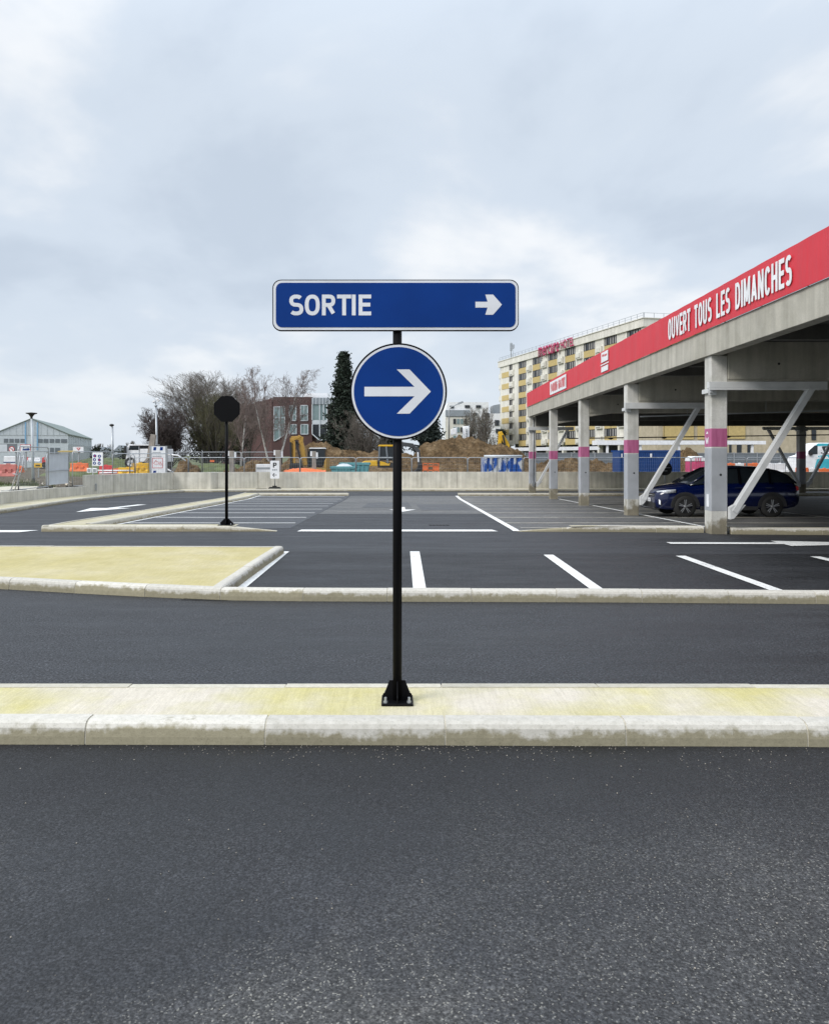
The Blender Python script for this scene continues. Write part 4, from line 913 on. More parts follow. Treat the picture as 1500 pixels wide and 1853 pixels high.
for k, u in enumerate((296, 366, 437)):
    put_fence(X(u,75), 75, .1, 0, ['galvanised wire fence panel in the rear row below the big bare tree', 'galvanised wire fence panel in the rear row behind the stop sign post', 'galvanised wire fence panel in the rear row below the two birches'][k], GR_)
# leaning panel and white sheeted gate panel on the verge
vz = lambda y: .38-.019*(y-29.2)
sx0, sy0 = verge_edge(39.0)-.30, 39.0; sz0 = verge_z(39.0, .4)
gt = thing('sheeted_fence_panel', 'white corrugated sheet fastened in a round-cornered fence frame on the verge', 'fence panel', (sx0, sy0, sz0), math.atan2(3.15, -.16))
wd, ht = 3.15, 1.87-sz0
m = MB(); m.tube([(.02,0,0),(.02,0,ht-.30),(.10,0,ht-.10),(.30,0,ht),(wd-.02,0,ht),(wd-.02,0,0)], .026, 6); m.tube([(0,-.03,ht*.50),(wd,-.03,ht*.50)], .02, 6); m.build('frame', M['galv'], gt)
m = MB(); n_ = 40
for i in range(n_+1): x = .05+(wd-.1)*i/n_; yy = .03+.014*(i % 2); m.v += [(x, yy, .17), (x, yy, (ht-.34+.30*min(1, i/4)) if i < 4 else ht-.04)]
for i in range(n_): m.f.append([2*i,2*i+2,2*i+3,2*i+1]); m.m.append(0); m.sm.append(False)
o = m.build('sheet', M['sheetw'], gt); o.modifiers.new('t','SOLIDIFY').thickness = .008
m = MB(); m.prism([(-.36,0),(.36,0),(.30,.13),(-.30,.13)], -.25, .02, 'x'); m.build('foot_block', M['rubber'], gt)
put_fence(verge_edge(35.2)-.3, 35.2, verge_z(35.2, .4)-.06, R(93), 'wire fence panel standing on the verge left of the white sheet panel', GF)
lp = thing('leaning_fence_frame', 'grey tubular fence frame leaning over at the far left, on the verge', 'fence panel', (X(19,34.6), 34.6, verge_z(34.6,.4)))
k33 = 34.6/F; m = MB()
for dx in (0, .16): m.tube([(dx,0,0),(dx+13*k33,0.1,45*k33),(dx+16*k33,.1,71*k33)], .024, 6)
m.tube([(-.5,-.02,71.5*k33),(66*k33,.1,73*k33)], .02, 6); m.tube([(-.4,0,.02),(.1,0,.06)], .02, 6); m.tube([(4*k33,0,32*k33),(14*k33,.02,30*k33)], .02, 6); m.build('frame', M['galv'], lp)

# ================================================================ SITE MACHINES AND CLUTTER
def rel(t): return lambda u, v, dy=0.0: Vector((X(u, t.location.y+dy)-t.location.x, dy, H-(v-V0)*(t.location.y+dy)/F - t.location.z))
def prism_px(r, pts, y0, y1, m=None): 
    m = m or MB(); m.prism([(r(u, v).x, r(u, v).z) for u, v in pts], y0, y1); return m
def bar_px(r, a, b, w_, h_, dy=0, m=None):
    m = m or MB(); p, q = r(*a), r(*b); p.y = dy; q.y = dy; m.bar(p, q, w_, h_, 0, (0,1,0)); return m
def tracks(t, L_, w_, h_):
    for s in (-1, 1):
        m = MB(); m.prism([(-L_/2+h_*.4,0),(L_/2-h_*.4,0),(L_/2,h_*.5),(L_/2-h_*.4,h_),(-L_/2+h_*.4,h_),(-L_/2,h_*.5)], s*w_/2-.22, s*w_/2+.22)
        for k in range(14): x = -L_/2+.3+(L_-.6)*k/13; m.box(x-.05, x+.05, s*w_/2-.23, s*w_/2+.23, -.012, .01); m.box(x-.05, x+.05, s*w_/2-.23, s*w_/2+.23, h_-.01, h_+.02)
        m.build('track', M['dark'], t)
# digger 1: folded yellow boom and dark glazed cab
d1 = thing('excavator', 'yellow excavator with folded boom and black glazed cab, below the brick building', 'excavator', (X(560,62), 62, SG)); r = rel(d1)
tracks(d1, 3.2, 2.0, .7)
m = MB(); m.box(r(555,0).x, r(593,0).x, -.9, 1.6, .75, 1.15); m.prism([(r(588,0).x,1.15),(r(593,0).x,1.15),(r(593,0).x,r(0,827).z),(r(589,0).x,r(0,834).z)], -.9, 1.6); m.build('superstructure', M['dyellow'], d1, bevel=.03)
m = prism_px(r, [(559,845),(585,845),(590,830),(590,812),(562,812),(559,822)], -.8, .7); c1 = m.build('cab', M['glassd'], d1, bevel=.05)
m = prism_px(r, [(561,812),(589,812),(588,810),(563,810)], -.85, .75); m.build('cab_roof', M['white'], c1)
m = MB()
for u in (559.5, 573, 589.5): bar_px(r, (u,845), (u,812), .07, .06, -.82, m)
bar_px(r, (559,830), (590,830), .06, .05, -.82, m); m.build('cab_frame', M['dark'], c1)
m = bar_px(r, (553,842), (544,800), .34, .30, .2); bar_px(r, (544,801), (545,790), .30, .3, .2, m); m.build('boom', M['dyellow'], d1, bevel=.02)
m = bar_px(r, (545,792), (527,793), .30, .34, .2); bar_px(r, (543,789), (528,797), .2, .2, .1, m); m.build('boom_tip', M['dyellow'], d1, bevel=.02)
m = bar_px(r, (528,792), (529,842), .30, .22, .2); bar_px(r, (533,798), (533,842), .14, .12, 0, m); m.build('dipper_arm', M['dyellow'], d1, bevel=.02)
m = MB(); 
for a, b in (((526,800),(527,840)), ((536,800),(545,838)), ((535,797),(541,805))): bar_px(r, a, b, .13, .12, .0, m)
m.build('hydraulic_ram', M['dark'], d1)
m = prism_px(r, [(526,838),(545,838),(548,848),(540,853),(524,851)], -.5, .6); m.build('bucket', M['dark'], d1, bevel=.03)
M['darkgrey'] = mat('dark_grey_paint', (0.055, 0.058, 0.062), .5)
# digger 2 behind the exit sign post
d2 = thing('excavator', 'yellow and grey compact excavator with yellow cab roof, partly behind the exit sign post', 'excavator', (X(695,62), 62, SG), 0, None); r = rel(d2)
tracks(d2, 2.9, 1.9, .72)
m = prism_px(r, [(655,837),(660,834),(683,833),(684,843),(662,843),(656,841)], -.9, 1.2); m.build('counterweight', M['yellow'], d2, bevel=.04)
m = prism_px(r, [(684,843.5),(718,843.5),(718,846),(684,846)], -.9, 1.2); m.build('platform', M['dark'], d2)
m = prism_px(r, [(684,833),(716,838),(716,843.4),(684,843.4)], -.9, -.1); m.build('side_panel', M['frame'], d2)
m = prism_px(r, [(688,834),(696,836),(703,839),(706,837),(705,842),(688,842)], -.94, -.905); m.build('side_stripe', M['yellow'], d2)
m = prism_px(r, [(685,833),(716,833),(715,808),(686,808)], -.85, .4); c2 = m.build('cab', M['glassd'], d2, bevel=.03)
m = MB()
for a, b in (((686,833),(687,808)), ((702,838),(699,808)), ((716,833),(715,808)), ((686,828),(716,828))): bar_px(r, a, b, .12, .10, -.88, m)
m.build('cab_frame', M['greyhoard'], c2)
m = prism_px(r, [(684.5,808),(716,808),(714,805),(686,805)], -.9, .45); m.build('cab_roof', M['yellow'], c2, bevel=.02)
m = MB()
for u in (690,694,700,706): q = r(u, 805); m.box(q.x-.05, q.x+.05, -.6, -.5, q.z, q.z+.18)
m.build('work_light', M['dark'], c2)
m = bar_px(r, (716,832), (728,803), .32, .30, .3); bar_px(r, (726,803), (748,806), .30, .34, .3, m); m.build('boom', M['darkgrey'], d2, bevel=.02)
m = bar_px(r, (745,805), (759,818), .28, .26, .3); bar_px(r, (756,815), (760,843), .28, .28, .3, m); m.build('dipper_arm', M['darkgrey'], d2, bevel=.02)
m = bar_px(r, (756,818), (757,836), .10, .10, -.1); m.build('hydraulic_ram', M['white'], d2)
m = prism_px(r, [(757,840),(764,840),(766,848),(757,853),(748,853),(754,849)], -.4, .7); m.build('bucket', M['dark'], d2, bevel=.03)
# digger 3: only the arm shows over the heap
d3 = thing('excavator', 'bright yellow excavator arm rising behind the big earth heap, in front of the hotel', 'excavator', (X(912,97), 97, SG)); r = rel(d3)
tracks(d3, 4.0, 2.6, .9)
m = MB(); m.box(-1.5, 2.2, -1.2, 1.2, .95, 2.0); m.build('superstructure', M['yellow'], d3, bevel=.05)
m = MB(); m.box(-1.2, .3, -1.25, -.1, 2.0, 3.2); m.build('cab', M['glassd'], d3, bevel=.05)
m = bar_px(r, (918,822), (917,803), .55, .5); bar_px(r, (917,804), (904,782), .5, .45, 0, m); m.build('boom', M['yellow'], d3, bevel=.03)
m = bar_px(r, (905,781), (904,808), .4, .35); m.build('dipper_arm', M['yellow'], d3, bevel=.03)
m = bar_px(r, (913,806), (909,787), .18, .18, -.4); m.build('hydraulic_ram', M['dark'], d3)
m = prism_px(r, [(901,805),(907,805),(909,814),(903,817),(899,812)], -.6, .6); m.build('bucket', M['dark'], d3, bevel=.03)
# skips
def skip(t, L_, W_, Hh, m_, lean=.35):
    m = MB(); e = .05
    o_ = [(-L_/2+lean,0),(L_/2-lean,0),(L_/2,Hh),(-L_/2,Hh)]; i_ = [(-L_/2+lean+e,e),(L_/2-lean-e,e),(L_/2-e,Hh),(-L_/2+e,Hh)]
    for y in (-W_/2, W_/2-e): m.prism(o_, y, y+e)
    m.prism([o_[0], o_[1], i_[1], i_[0]], -W_/2+e, W_/2-e); m.prism([o_[1], o_[2], i_[2], i_[1]], -W_/2+e, W_/2-e); m.prism([o_[3], o_[0], i_[0], i_[3]], -W_/2+e, W_/2-e)
    m.build('hopper', m_, t)
    m = MB(); m.box(-L_/2-.04, L_/2+.04, -W_/2-.06, -W_/2-.002, Hh-.14, Hh+.02); m.box(-L_/2-.04, L_/2+.04, W_/2+.002, W_/2+.06, Hh-.14, Hh+.02); m.build('rim', m_, t, bevel=.01)
    for k in range(5):
        x = -L_/2+lean+.15+(L_-2*lean-.3)*k/4; m = MB(); m.box(x-.05, x+.05, -W_/2-.05, -W_/2-.002, .05, Hh-.15); m.build('rib', m_, t)
for (u0, u1, v, y, lb) in ((600,645,844,55.5,'smaller teal skip in front, filled with white rubble'), (616,669,837.5,58,'larger teal skip standing behind the smaller one')):
    t = thing('skip', lb, 'skip', (X((u0+u1)/2,y), y, SG), 0, 'teal skips'); skip(t, X(u1,y)-X(u0,y), 1.7, H-(v-V0)*y/F-SG, M['teal'], .28)
    if y < 57:
        m = MB(); n_ = 14
        for j in range(n_+1):
            for i in range(n_+1):
                a, b = i/n_*2-1, j/n_*2-1; m.v.append((a*.72, b*.68, H-(847-V0)*y/F-SG + .30*max(0, 1-a*a)*max(0, 1-b*b) + .05*mnoise.noise(Vector((a*5, b*5, 2)))))
        for j in range(n_):
            for i in range(n_): q = j*(n_+1)+i; m.f.append([q, q+1, q+n_+2, q+n_+1]); m.m.append(0); m.sm.append(True)
        m.build('rubble', M['sheetw'], t)
bs = thing('skip', 'tall blue skip with peeling white paint in front of the big earth heap', 'skip', (X(910,55.5), 55.5, SG)); wd = X(943,55.5)-X(876,55.5); hb = H-(824-V0)*55.5/F-SG
m = MB(); m.box(-wd/2, wd/2, 0, 2.2, .1, hb-.12); m.build('hopper', M['peel'], bs)
for k in range(8):
    x = -wd/2+.12+(wd-.24)*k/7; m = MB(); m.prism([(x-.10,0),(x-.05,-.09),(x+.05,-.09),(x+.10,0)], .1, hb-.14, 'z'); m.build('rib', M['peel'], bs)
m = MB(); m.tube([(-wd/2-.03,-.05,hb-.06),(wd/2+.03,-.05,hb-.06)], .085, 8); m.build('rim', M['sheetw'], bs)
for q in (-wd/2+.06, wd/2-.06): m = MB(); m.prism([(q-.08,.05),(q+.08,.05),(q+.08,hb-.1),(q-.08,hb-.1)], -.10, -.002); m.build('corner_post', M['peel'], bs)
# shipping container
ct = thing('shipping_container', 'dark blue corrugated shipping container seen beneath the deck', 'container', (X(1121,60), 60, SG-.2)); wd = X(1231,60)-X(1121,60); hc = H-(814.5-V0)*60/F-SG+.2
m = MB(); m.box(.1, wd-.1, .06, 2.38, .12, hc-.1); m.build('shell', M['bluebox'], ct)
m = MB(); n_ = 30
for k in range(n_): x0 = .12+(wd-.24)*k/n_; dx = (wd-.24)/n_; m.prism([(x0+dx*.05,.058),(x0+dx*.3,.02),(x0+dx*.6,.02),(x0+dx*.85,.058)], .14, hc-.12, 'z')
tag(m.build('corrugation', M['bluebox'], ct), kind='stuff')
for a in ((0,wd,0,.12,hc-.12,hc),(0,wd,0,.12,0,.14),(0,wd,2.32,2.44,hc-.12,hc)): m = MB(); m.box(a[0],a[1],a[2],a[3],a[4],a[5]); m.build('rail', M['bluebox'], ct)
for x in (0, wd-.12): m = MB(); m.box(x-.002, x+.122, -.002, .122, .14, hc-.12); m.build('corner_post', M['bluebox'], ct)
m = MB()
for u in (1124.5, 1178): x = X(u,60)-X(1121,60); m.box(x-.07, x+.07, .004, .016, hc-.55, hc-.25)
m.build('label', M['white'], ct)
# pink and white portable toilet
wc = thing('portable_toilet', 'pink portable toilet with a white roof, seen just left of the nearest deck column', 'portable toilet', (X(1261,58), 58, SG)); r = rel(wc); a, b = r(1249.5,0).x, r(1276,0).x
m = MB(); m.box(a, b, 0, 1.1, .05, r(0,835).z); m.build('cabin', M['pinkwc'], wc, bevel=.04)
m = MB(); m.prism([(a-.03,r(0,835).z+.002),(b+.03,r(0,835).z+.002),(b-.02,r(0,828.5).z),(b-.25,r(0,825.5).z),(a+.25,r(0,825.5).z),(a+.02,r(0,828.5).z)], -.04, 1.14); m.build('roof', M['white'], wc, bevel=.05)
m = MB(); m.box(a+.12, b-.12, -.04, -.003, .15, r(0,837).z); dd = m.build('door', M['pinkwc'], wc, bevel=.02); m = MB(); m.box(a+.18, a+.28, -.07, -.042, .9, 1.1); m.build('handle', M['white'], dd)
for x in (a+.35, (a+b)/2, b-.35): m = MB(); m.box(x-.03, x+.03, -.06, -.042, .2, 1.9); m.build('door_rib', M['pinkwc'], dd)
# van
vn = thing('van', 'white and turquoise lettered panel van seen under the deck at the far right', 'van', (X(1440,66), 66, SG)); r = rel(vn)
x0 = r(1440,0).x; Lv = 5.6; zt = r(0,801).z
m = MB(); m.prism([(.15,.45),(Lv,.45),(Lv,zt-.05),(2.0,zt),(1.55,zt-.10),(.95,zt-.62),(.9,zt-.95),(.25,zt-1.15),(.08,.9)], 0, 1.95); m.build('body', M['white'], vn, bevel=.06)
m = MB(); m.prism([(1.35,.55),(Lv-.01,.55),(Lv-.01,zt-.93),(2.4,zt-.96),(1.75,zt-1.05)], -.012, -.003); m.prism([(1.5,zt-.30),(1.75,zt-.06),(Lv-.01,zt-.10),(Lv-.01,zt-.28),(2.1,zt-.25)], -.012, -.003); m.build('turquoise_livery', M['turq'], vn)
m = MB(); m.prism([(.98,zt-.92),(1.0,zt-.66),(1.5,zt-.22),(1.72,zt-.22),(1.72,zt-.92)], -.014, -.003); m.prism([(1.98,zt-.85),(2.1,zt-.28),(Lv-.3,zt-.30),(Lv-.3,zt-.88),(2.6,zt-.92)], -.014, -.003); m.build('window', M['glassd'], vn)
fn0 = lambda a, b, y: (a, y, b)
m = MB(); lettering(m, 'AS', r(1480,0).x, zt-.86, 1.0, .50, .13, -.02); lettering(m, 'GLAZ', r(1473,0).x, zt-1.32, 1.6, .26, .075, -.02); m.build('lettering', M['white'], vn)
for wx in (.95, 4.5): wheel(vn, wx, .12, .36, .24, -1, M['galv'])
m = MB(); m.box(1.05, 1.25, -.16, -.003, zt-1.0, zt-.72); m.build('mirror', M['dark'], vn)
# plastic road barriers
def barrier(u0, u1, v0, v1, y, m_, lb, grp, z=None):
    z0 = H-(v1-V0)*y/F if z is None else z; a, b = X(u0,y), X(u1,y); hh = H-(v0-V0)*y/F - z0
    t = thing('road_barrier', lb, 'barrier', ((a+b)/2, y, z0), 0, grp); w_ = (b-a)/2
    m = MB(); m.prism([(-.24,0),(.24,0),(.20,hh*.28),(.09,hh*.45),(.08,hh),(-.08,hh),(-.09,hh*.45),(-.20,hh*.28)], -w_, w_, 'x'); m.build('shell', M[m_], t, bevel=.02)
    m = MB(); m.box(-w_*.55, -w_*.15, -.215, -.085, hh*.30, hh*.62); m.box(w_*.15, w_*.55, -.215, -.085, hh*.30, hh*.62); m.build('recess', M[m_], t, bevel=.015)
    m = MB(); m.box(-w_*.2, w_*.2, -.06, .06, hh, hh+.05); m.build('filler_cap', M[m_], t); return t
GB = 'plastic barriers seen under the deck'
for i, (u0, u1, m_) in enumerate(((1315,1329,'orange'),(1330,1346,'white'),(1347,1384,'orange'),(1385,1401,'white'),(1402,1420,'white'))):
    barrier(u0, u1, 838.5, 858, 58, m_, ['orange plastic barrier right beside the nearest column', 'white plastic barrier between two orange ones', 'orange plastic barrier above the parked car roof', 'white plastic barrier right of the orange one over the car roof', 'white plastic barrier beside the inner deck column'][i], GB, SG)
for i, (u0, u1, m_) in enumerate(((1440,1462,'orange'),(1463,1480,'white'),(1481,1502,'orange'))):
    barrier(u0, u1, 846+i, 866, 55, m_, ['orange plastic barrier in front of the van bonnet', 'white plastic barrier below the van lettering', 'orange plastic barrier at the right edge of the picture'][i], GB, SG)
GY = 'barriers stacked at the left of the site'
for i, a in enumerate(((239,269,838,858,53.8,'yellow','yellow plastic barrier standing upright left of the tall white notice board'), (215,250,846,860,52.2,'yellow','long low yellow plastic barrier in front of the upright one'), (180,204,842,858,54.5,'red','bright red plastic barrier right of the symbol board'),
                       (203,224,848,860,54,'orange','orange plastic barrier between the red and yellow ones'), (128,160,838,853,51,'orange','orange barrier net block right of the white sheet panel'), (0,30,840,862,46,'fadedred','large faded red barrier at the left picture edge'), (27,42,843,855,47,'orange','small orange barrier beside the large red one'),
                       (35,51,827,835,62,'red','distant red barrier left of the mushroom lamp'), (51,60,829,835,62,'white','distant white barrier left of the mushroom lamp'), (63,74,828,835,62,'white','distant white barrier right of the mushroom lamp'))):
    barrier(*a[:6], a[6], GY)
GM = 'low barriers by the earth heap'
t = thing('orange_safety_gate', 'orange tubular safety barrier standing at the foot of the big earth heap', 'barrier', (X(765,55), 55, H-(854-V0)*55/F)); r = rel(t); m = MB()
for v in (838.5, 843, 850.5): bar_px(r, (765,v), (794,v+.6), .06, .05, 0, m)
for u in (765.3, 774, 784, 793.7): bar_px(r, (u,838), (u,854), .06, .05, 0, m)
m.build('frame', M['orange'], t)
for u0, u1 in ((766,773),(785,793)): m = prism_px(r, [(u0,843.6),(u1,843.6),(u1,850),(u0,850)], -.01, .01); m.build('panel', M['orange'], t)
# concrete-coloured timber posts carrying white plates
for i, (u0, u1, v0, y, lb) in enumerate(((415.5,424,816,53.6,'square grey post with two white plates, next to the stop sign post'), (499,508.5,814.5,53.8,'square grey post with two white plates, above the small parking sign'), (565,572,816.5,54.2,'square grey post with white plates in front of the yellow excavator cab'))):
    t = thing('timber_post', lb, 'post', (X((u0+u1)/2,y), y, SG), 0, 'grey posts with white plates'); r = rel(t); w_ = (X(u1,y)-X(u0,y))/2
    m = MB(); m.box(-w_, w_, -w_, w_, 0, r(0,v0).z); m.build('shaft', M['timber'], t, bevel=.02)
    for s in (-1, 1):
        q = s*(w_+.06); m = MB(); m.box(q-.055, q+.055, -.12, .12, r(0,v0+11+2*s).z, r(0,v0+1+s).z); m.build('plate', M['white'], t)
    m = MB(); m.box(-w_*1.8, w_*1.8, -w_*1.8, w_*1.8, 0, .25); m.build('footing', M['wall_concrete'], t)
t = thing('timber_pole_pair', 'two weathered timber posts leaning together before the white lorry', 'post', (X(273,56), 56, SG)); r = rel(t)
m = bar_px(r, (272,833), (278,786), .33, .28); m.build('post', M['timber'], t); m = bar_px(r, (266,834), (273,790), .22, .24, .3); m.build('post', M['timber'], t); m = bar_px(r, (264,836), (277,822), .14, .14, -.25); m.build('brace', M['timber'], t); m = bar_px(r, (268,834), (271,860), .3, .3, .2); m.build('post', M['timber'], t)
# white boards lying by the parking sign
t = thing('white_crate', 'low white crate with grey stripes left of the small parking sign, behind the wall', 'crate', (X(476,54.5), 54.5, H-(854-V0)*54.5/F)); r = rel(t)
m = MB(); m.box(r(463,0).x, r(491,0).x, 0, .9, 0, r(0,840).z); m.build('body', M['white'], t, bevel=.02); m = MB(); m.box(r(463,0).x+.05, r(491,0).x-.05, -.012, -.003, r(0,849).z, r(0,845.5).z); m.build('stripe', M['galv'], t)
t = thing('fallen_netting', 'flat folded red and orange safety netting lying at the foot of the yellow excavator', 'netting', (X(545,54), 54, H-(855-V0)*54/F)); r = rel(t)
m = MB(); n_ = 24
for i in range(n_+1):
    x = r(514,0).x + (r(590,0).x-r(514,0).x)*i/n_; hh = .12+.16*math.sin(math.pi*i/n_)*(1-.5*i/n_) + .05*mnoise.noise(Vector((i*.7, 0, 0))); m.v += [(x,-.25,.0),(x,-.12,hh),(x,.12,hh*1.2),(x,.3,0)]
for i in range(n_):
    for j in range(3): q = i*4+j; m.f.append([q, q+4, q+5, q+1]); m.m.append(0); m.sm.append(True)
m.build('net', M['orange'], t)
# lorry
lo = thing('lorry', 'white tipper lorry cab with dark visor behind the timber posts', 'lorry', (X(250,72), 72, H-(848-V0)*72/F)); r = rel(lo)
m = prism_px(r, [(228,846),(252,846),(252,804),(232,804),(228.5,812),(227.5,830)], 0, 2.4); m.build('cab', M['white'], lo, bevel=.06)
m = prism_px(r, [(233,814),(251,814),(251,806),(235,806)], -.02, -.003); m.build('window', M['glassd'], lo)
m = prism_px(r, [(226.2,822),(229.5,822),(229.5,807),(226.2,807)], -.25, -.05); m.build('mirror', M['dark'], lo)
m = prism_px(r, [(253,836),(300,836),(300,812),(253,812)], 0, 2.4); m.build('tipper_body', M['white'], lo, bevel=.04)
m = prism_px(r, [(240,804),(275,804),(275,806),(240,806)], -.1, 2.4); m.build('tarpaulin_bar', M['white'], lo)
m = prism_px(r, [(253,811),(298,811),(298,805.5),(253,805.5)], .05, 2.3); m.build('tarpaulin', M['dark'], lo)
m = prism_px(r, [(229,845),(300,845),(300,838),(229,838)], .2, 2.2); m.build('chassis', M['dark'], lo)
for u in (236, 272, 286):
    wx = r(u,0).x; wheel(lo, wx, .1, .5, .3, -1, M['galv'])
# tall white notice board
nbd = thing('notice_board', 'tall white notice board with blue squares and a red-framed hand pictogram', 'notice board', (X(286.5,52), 52, SG)); r = rel(nbd)
m = prism_px(r, [(271.5,858),(302,858),(300.5,807.5),(272.5,807.5)], 0, .12); bd = m.build('board', M['white'], nbd)
for u in (272.3, 300.8): m = bar_px(r, (u,862), (u,807), .10, .16, .06); m.build('post', M['galv'], nbd)
m = MB()
for u, v in ((278,808.8),(290,808.8),(277.5,851.5)): prism_px(r, [(u,v),(u+5,v),(u+4.3,v+6),(u-.7,v+6)], -.008, -.003, m)
m.build('blue_mark', M['blue'], bd)
m = MB()
for a in (((275.5,828.5),(294.5,829.3)),((275.5,846.2),(294.5,847))): prism_px(r, [a[0],(a[1][0],a[0][1]),a[1],(a[0][0],a[1][1])], -.008, -.003, m)
for a in (((275.5,829.4),(276.3,846.1)),((293.7,829.4),(294.5,846.1))): prism_px(r, [a[0],(a[1][0],a[0][1]),a[1],(a[0][0],a[1][1])], -.008, -.003, m)
def px_fn(u0, v0, k): return lambda a, b, y: (r(u0,0).x + a*k, y, r(0,v0).z + b*k)
hand = [(-.9,-.1),(-.5,.25),(-.25,.8),(-.05,.8),(-.05,.3),(.5,.35),(.75,.15),(.8,-.25),(.4,-.4),(-.6,-.42),(-.9,-.1)]
thick(m, hand, .13, -.006, px_fn(283,837.5,.19)); thick(m, [(x*.5, z*1.1) for x, z in hand], .13, -.0065, px_fn(290.5,839.5,.15)); m.build('hand_pictogram', M['red'], bd)
m = MB()
for v, ww, sh in ((818,15,1.2),(824.6,17,1.7)):
    for q in range(9): prism_px(r, [(276+q*ww/9,v),(276+(q+.72)*ww/9,v),(276+(q+.72)*ww/9,v+sh),(276+q*ww/9,v+sh)], -.008, -.003, m)
m.build('small_print', M['galv'], bd)
# symbol board on the fence
sb = thing('symbol_board', 'white board with six round blue safety symbols fixed to the site fence', 'sign', (X(177,44.6), 44.6, H-(843-V0)*44.6/F)); r = rel(sb)
m = prism_px(r, [(166.5,843),(186,843),(186,818.5),(167.5,818.5)], 0, .02); bd = m.build('board', M['white'], sb)
for i, (u, v) in enumerate(((171.5,824.8),(180,825.4),(171,831.5),(179.8,832),(171,838),(179.5,838.6))):
    m = MB(); q = r(u, v); m.disc((q.x, q.z), .082, -.008, -.003, 18); s_ = m.build('symbol', M['blue'], bd)
    m = MB(); m.disc((q.x+.01, q.z+.02), .022, -.012, -.009, 10); m.add([(q.x-.03,-.011,q.z-.045),(q.x+.03,-.011,q.z-.045),(q.x+.02,-.011,q.z-.002),(q.x-.02,-.011,q.z-.002)], [(0,1,2,3)]); m.build('pictogram', M['white'] if i % 3 else M['red'], s_)
m = MB()
for u in (167.6, 185.6): bar_px(r, (u,862), (u,820), .05, .05, .05, m)
m.build('post', M['galv'], sb)
# road signs and boards at the far left
t = thing('traffic_board', 'grey board with a red-ringed no-left-turn symbol at the left picture edge', 'road sign', (X(14,58), 58, .2)); r = rel(t)
m = prism_px(r, [(-8,818),(30.5,818),(30.5,803),(-8,803)], 0, .06); bd = m.build('board', M['greyhoard'], t); m = prism_px(r, [(-7,817),(13,817),(13,804),(-7,804)], -.012, -.003); m.build('pale_panel', M['sheetw'], bd)
q = r(21.2,812.7); m = MB(); m.disc((q.x,q.z), .20, -.012, -.003, 24); m.build('red_ring', M['dred'], bd); m = MB(); m.disc((q.x,q.z), .155, -.018, -.013, 24); m.build('white_field', M['white'], bd)
m = MB(); thick(m, [(-.1,.1),(.1,-.1)], .035, -.021, lambda a, b, y: (q.x+a, y, q.z+b)); m.build('red_bar', M['dred'], bd); m = MB(); thick(m, [(.06,-.11),(.05,.02),(-.08,.03)], .04, -.0195, lambda a, b, y: (q.x+a, y, q.z+b)); m.build('arrow', M['black'], bd)
m = MB()
for u in (-5, 28): bar_px(r, (u,850), (u,803), .08, .08, .1, m)
m.build('post', M['galv'], t)
t = thing('car_symbol_sign', 'white board with red edge and a dark blue car symbol left of the mushroom lamp', 'road sign', (X(45.5,57), 57, .2)); r = rel(t)
m = prism_px(r, [(36.3,817.5),(55.3,817.5),(55.3,804.2),(36.3,804.2)], 0, .05); bd = m.build('border', M['dred'], t); m = prism_px(r, [(37.2,816.8),(54.4,816.8),(54.4,805),(37.2,805)], -.012, -.003); m.build('board', M['white'], bd)
m = prism_px(r, [(41,815),(53,815),(54,812.5),(51,811),(43,812),(40.8,813.5)], -.022, -.014); thick(m, [(0,0),(.1,.13),(.28,.15),(.42,.02)], .035, -.024, lambda a, b, y: (r(41.5,0).x+a, y, r(0,812).z+b)); m.build('car_symbol', M['blue'], bd)
m = bar_px(r, (46,850), (46,805), .08, .08, .1); m.build('post', M['galv'], t)
t = thing('yield_sign', 'small white board with a red inverted triangle, in front of the warehouse side', 'road sign', (X(141,80), 80, .2)); r = rel(t)
m = prism_px(r, [(132,819),(151,819),(151,808.5),(132,808.5)], 0, .06); bd = m.build('board', M['white'], t); m = prism_px(r, [(138,810),(146,810),(142,815.5)], -.012, -.003); m.build('red_triangle', M['dred'], bd); m = prism_px(r, [(140.2,810.9),(143.8,810.9),(142,813.4)], -.018, -.013); m.build('white_triangle', M['white'], bd)
m = bar_px(r, (142,842), (142,810), .09, .09, .1); m.build('post', M['galv'], t)
t = thing('yellow_sign', 'small yellow lettered board low on the verge right of the mushroom lamp', 'sign', (X(68,44), 44, H-(846-V0)*44/F)); r = rel(t)
m = prism_px(r, [(61.5,846),(75.5,846),(75.5,838),(61.5,838)], 0, .03); bd = m.build('board', M['yellow'], t); m = MB()
for k in range(5): prism_px(r, [(64.5+1.7*k,843.6),(65.7+1.7*k,843.6),(65.9+1.7*k,841),(64.6+1.7*k,841)], -.008, -.003, m)
m.build('lettering', M['black'], bd); m = bar_px(r, (69,864), (69,840), .05, .05, .06); m.build('post', M['galv'], t)
t = thing('site_cabin', 'small white site box behind the leaning fence frame', 'cabin', (X(17,60), 60, H-(842-V0)*60/F)); r = rel(t)
m = prism_px(r, [(6,842),(28,842),(30,825.5),(7,825.5)], 0, 1.6); m.build('body', M['white'], t, bevel=.03); m = prism_px(r, [(6,837),(30,837),(30,835.6),(6,835.6)], -.03, -.003); m.build('trim', M['bluebox'], t)
t = thing('compact_roller', 'small red compaction machine left of the white sheet panel', 'machine', (X(79,52), 52, H-(846-V0)*52/F)); r = rel(t)
m = prism_px(r, [(75,840),(85,840),(85,829),(82,826),(76,828)], 0, .6); m.build('engine_cover', M['dred'], t, bevel=.04); m = MB(); m.lathe([(0,-.05),(.17,-.05),(.17,.55),(0,.55)], 18, 0, 'y', (r(80,0).x, .05, .17)); m.build('drum', M['dark'], t); m = bar_px(r, (80,832), (86,818), .05, .05); m.build('handle', M['galv'], t)
